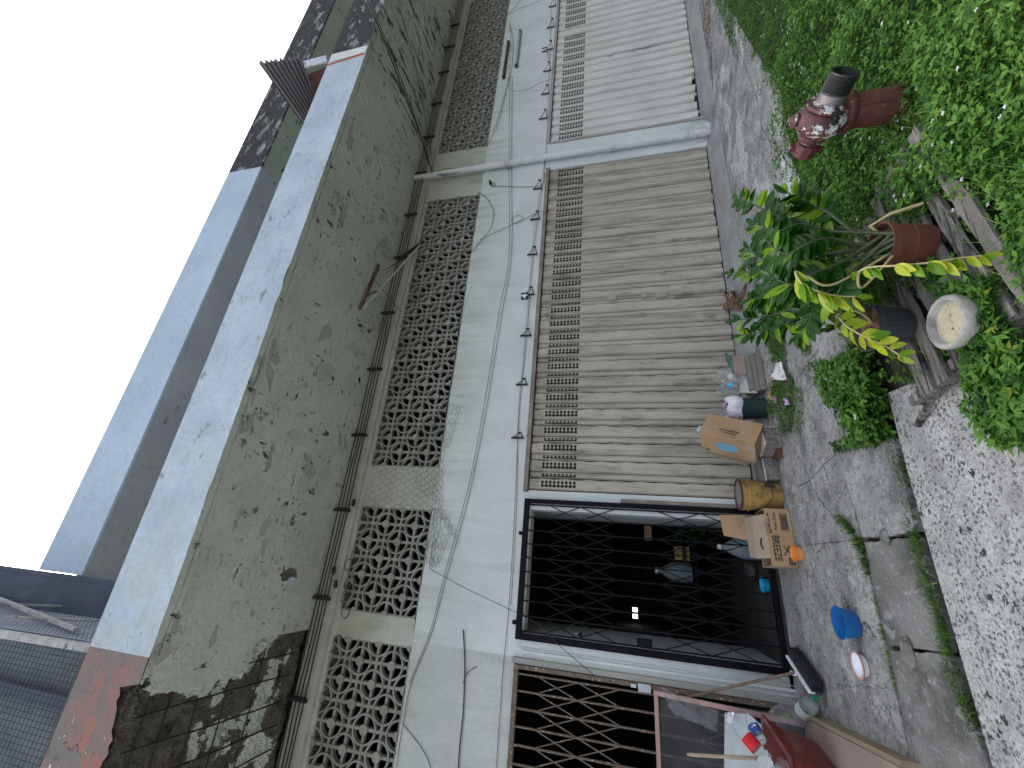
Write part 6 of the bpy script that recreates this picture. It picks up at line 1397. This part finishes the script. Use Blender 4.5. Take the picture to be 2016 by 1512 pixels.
# grass along the curb joint
def strip(pix, wds, n, seed):
    Q = [PZ(a, b, 0) for a, b in pix]; r = np.random.default_rng(seed); s = r.random(n) * (len(Q) - 1); i = s.astype(int); f = s - i
    X = np.array([Q[k].x*(1-t_) + Q[k+1].x*t_ for k, t_ in zip(i, f)]); Y = np.array([Q[k].y*(1-t_) + Q[k+1].y*t_ for k, t_ in zip(i, f)]); w_ = np.array([wds[k]*(1-t_) + wds[k+1]*t_ for k, t_ in zip(i, f)])
    nz = np.array([mnoise.fractal(Vector((q * 2.6, seed, 0)), .8, 2, 4) for q in s]); kk = nz > -.12; w_ = w_ * (1.0 + .9 * np.clip(nz, -.5, 1)); X, Y, w_ = X[kk], Y[kk], w_[kk]; n = int(kk.sum())
    return X + r.normal(0, .5, n) * w_ * .3, Y + r.normal(0, .5, n) * w_, r
x, y, r = strip([(1755, 850), (1768, 900), (1785, 960), (1797, 1040), (1812, 1100), (1832, 1160), (1850, 1210), (1862, 1270), (1880, 1330), (1905, 1390), (1925, 1450)], [.025, .02, .025, .038, .04, .036, .015, .032, .036, .036, .008], 3000, 3)
blades(len(x), x, y, np.full(len(x), -.012), .034, 'curb_grass', 'short thick grass growing in the joint between the drain slabs and the road', seed=5, w=.0016, lean=2.2, dry=.08, wts=(.45, .15, .4))
x, y, r = strip([(1652, 1015), (1672, 1035), (1690, 1060), (1702, 1090), (1712, 1130)], [.03, .04, .035, .04, .01], 1300, 6)
blades(len(x), x, y, np.full(len(x), -.01), .045, 'joint_grass', 'small grass tuft where the sidewalk crack meets the drain slabs', seed=6, w=.0018, lean=1.6, dry=.1, wts=(.35, .1, .55))
x, y, r = strip([(1715, 1140), (1730, 1200), (1742, 1260), (1762, 1330), (1772, 1370)], [.01, .01, .012, .018, .005], 420, 8)
blades(len(x), x, y, np.full(len(x), -.01), .035, 'joint_grass', 'sparse grass in the joint beside the dark drain slab', seed=7, w=.0015, lean=1.8, dry=.3)
# litter strip of dry leaves at the far right
x, y, r = patch([(1374, 0), (1398, 0), (1402, 90), (1405, 170), (1395, 100), (1378, 40)], 900, seed=50); g = MB()
for a, b in zip(x, y):
    an = r.uniform(0, 6.28); l_ = r.uniform(.01, .03); g.add([(a, b, .005), (a + l_*math.cos(an), b + l_*math.sin(an), .008 + r.random()*.01), (a + l_*1.3*math.cos(an+.4), b + l_*1.3*math.sin(an+.4), .006)], [(0, 1, 2)])
tag(g.build('leaf_litter', litterl_m), 'strip of dry brown leaf litter in front of the pale grey shutter', 'leaf litter', kind='stuff')
# pebbles scattered on the sidewalk
x, y, r = patch([(1545, 700), (1560, 1080), (1580, 1300), (1640, 1500), (1780, 1500), (1700, 1060), (1640, 860)], 260, seed=60); g = MB()
for a, b in zip(x, y):
    s_ = r.uniform(.002, .006); g.add([(a - s_, b, .001), (a, b - s_, .001), (a + s_, b, .001), (a, b + s_, .001), (a, b, s_ * 1.2)], [(0, 1, 4), (1, 2, 4), (2, 3, 4), (3, 0, 4)])
tag(g.build('grit', bright_m), 'loose grit scattered over the sidewalk', 'grit', kind='stuff')
# fern sprig over the road
t = thing('fern_sprig', PZ(1945, 800, 0), 'small bright fern like sprig reaching over the road beside the weed clump', 'sprig')
g = MB(); random.seed(77)
for (a, b) in (((1975, 800), (1925, 785)), ((1975, 805), (1945, 850)), ((1985, 800), (1950, 815))):
    A_, B_ = PZ(*a, .06), PZ(*b, .05)
    for k in range(12):
        p = A_.lerp(B_, k / 11); dv = (B_ - A_).normalized(); sd_ = dv.cross(Vector((0, 0, 1)))
        for sg in (1, -1): leafmesh(g, p, dv * .4 + sd_ * sg, Vector((0, 0, 1)), .024 * (1 - .5 * k / 11), .007)
g.build('leaflets', weed_ms[1], t)
for o in bpy.data.objects:
    if o.parent is None and o.type in ('MESH', 'EMPTY') and 'category' not in o and 'kind' not in o: print('UNTAGGED', o.name)
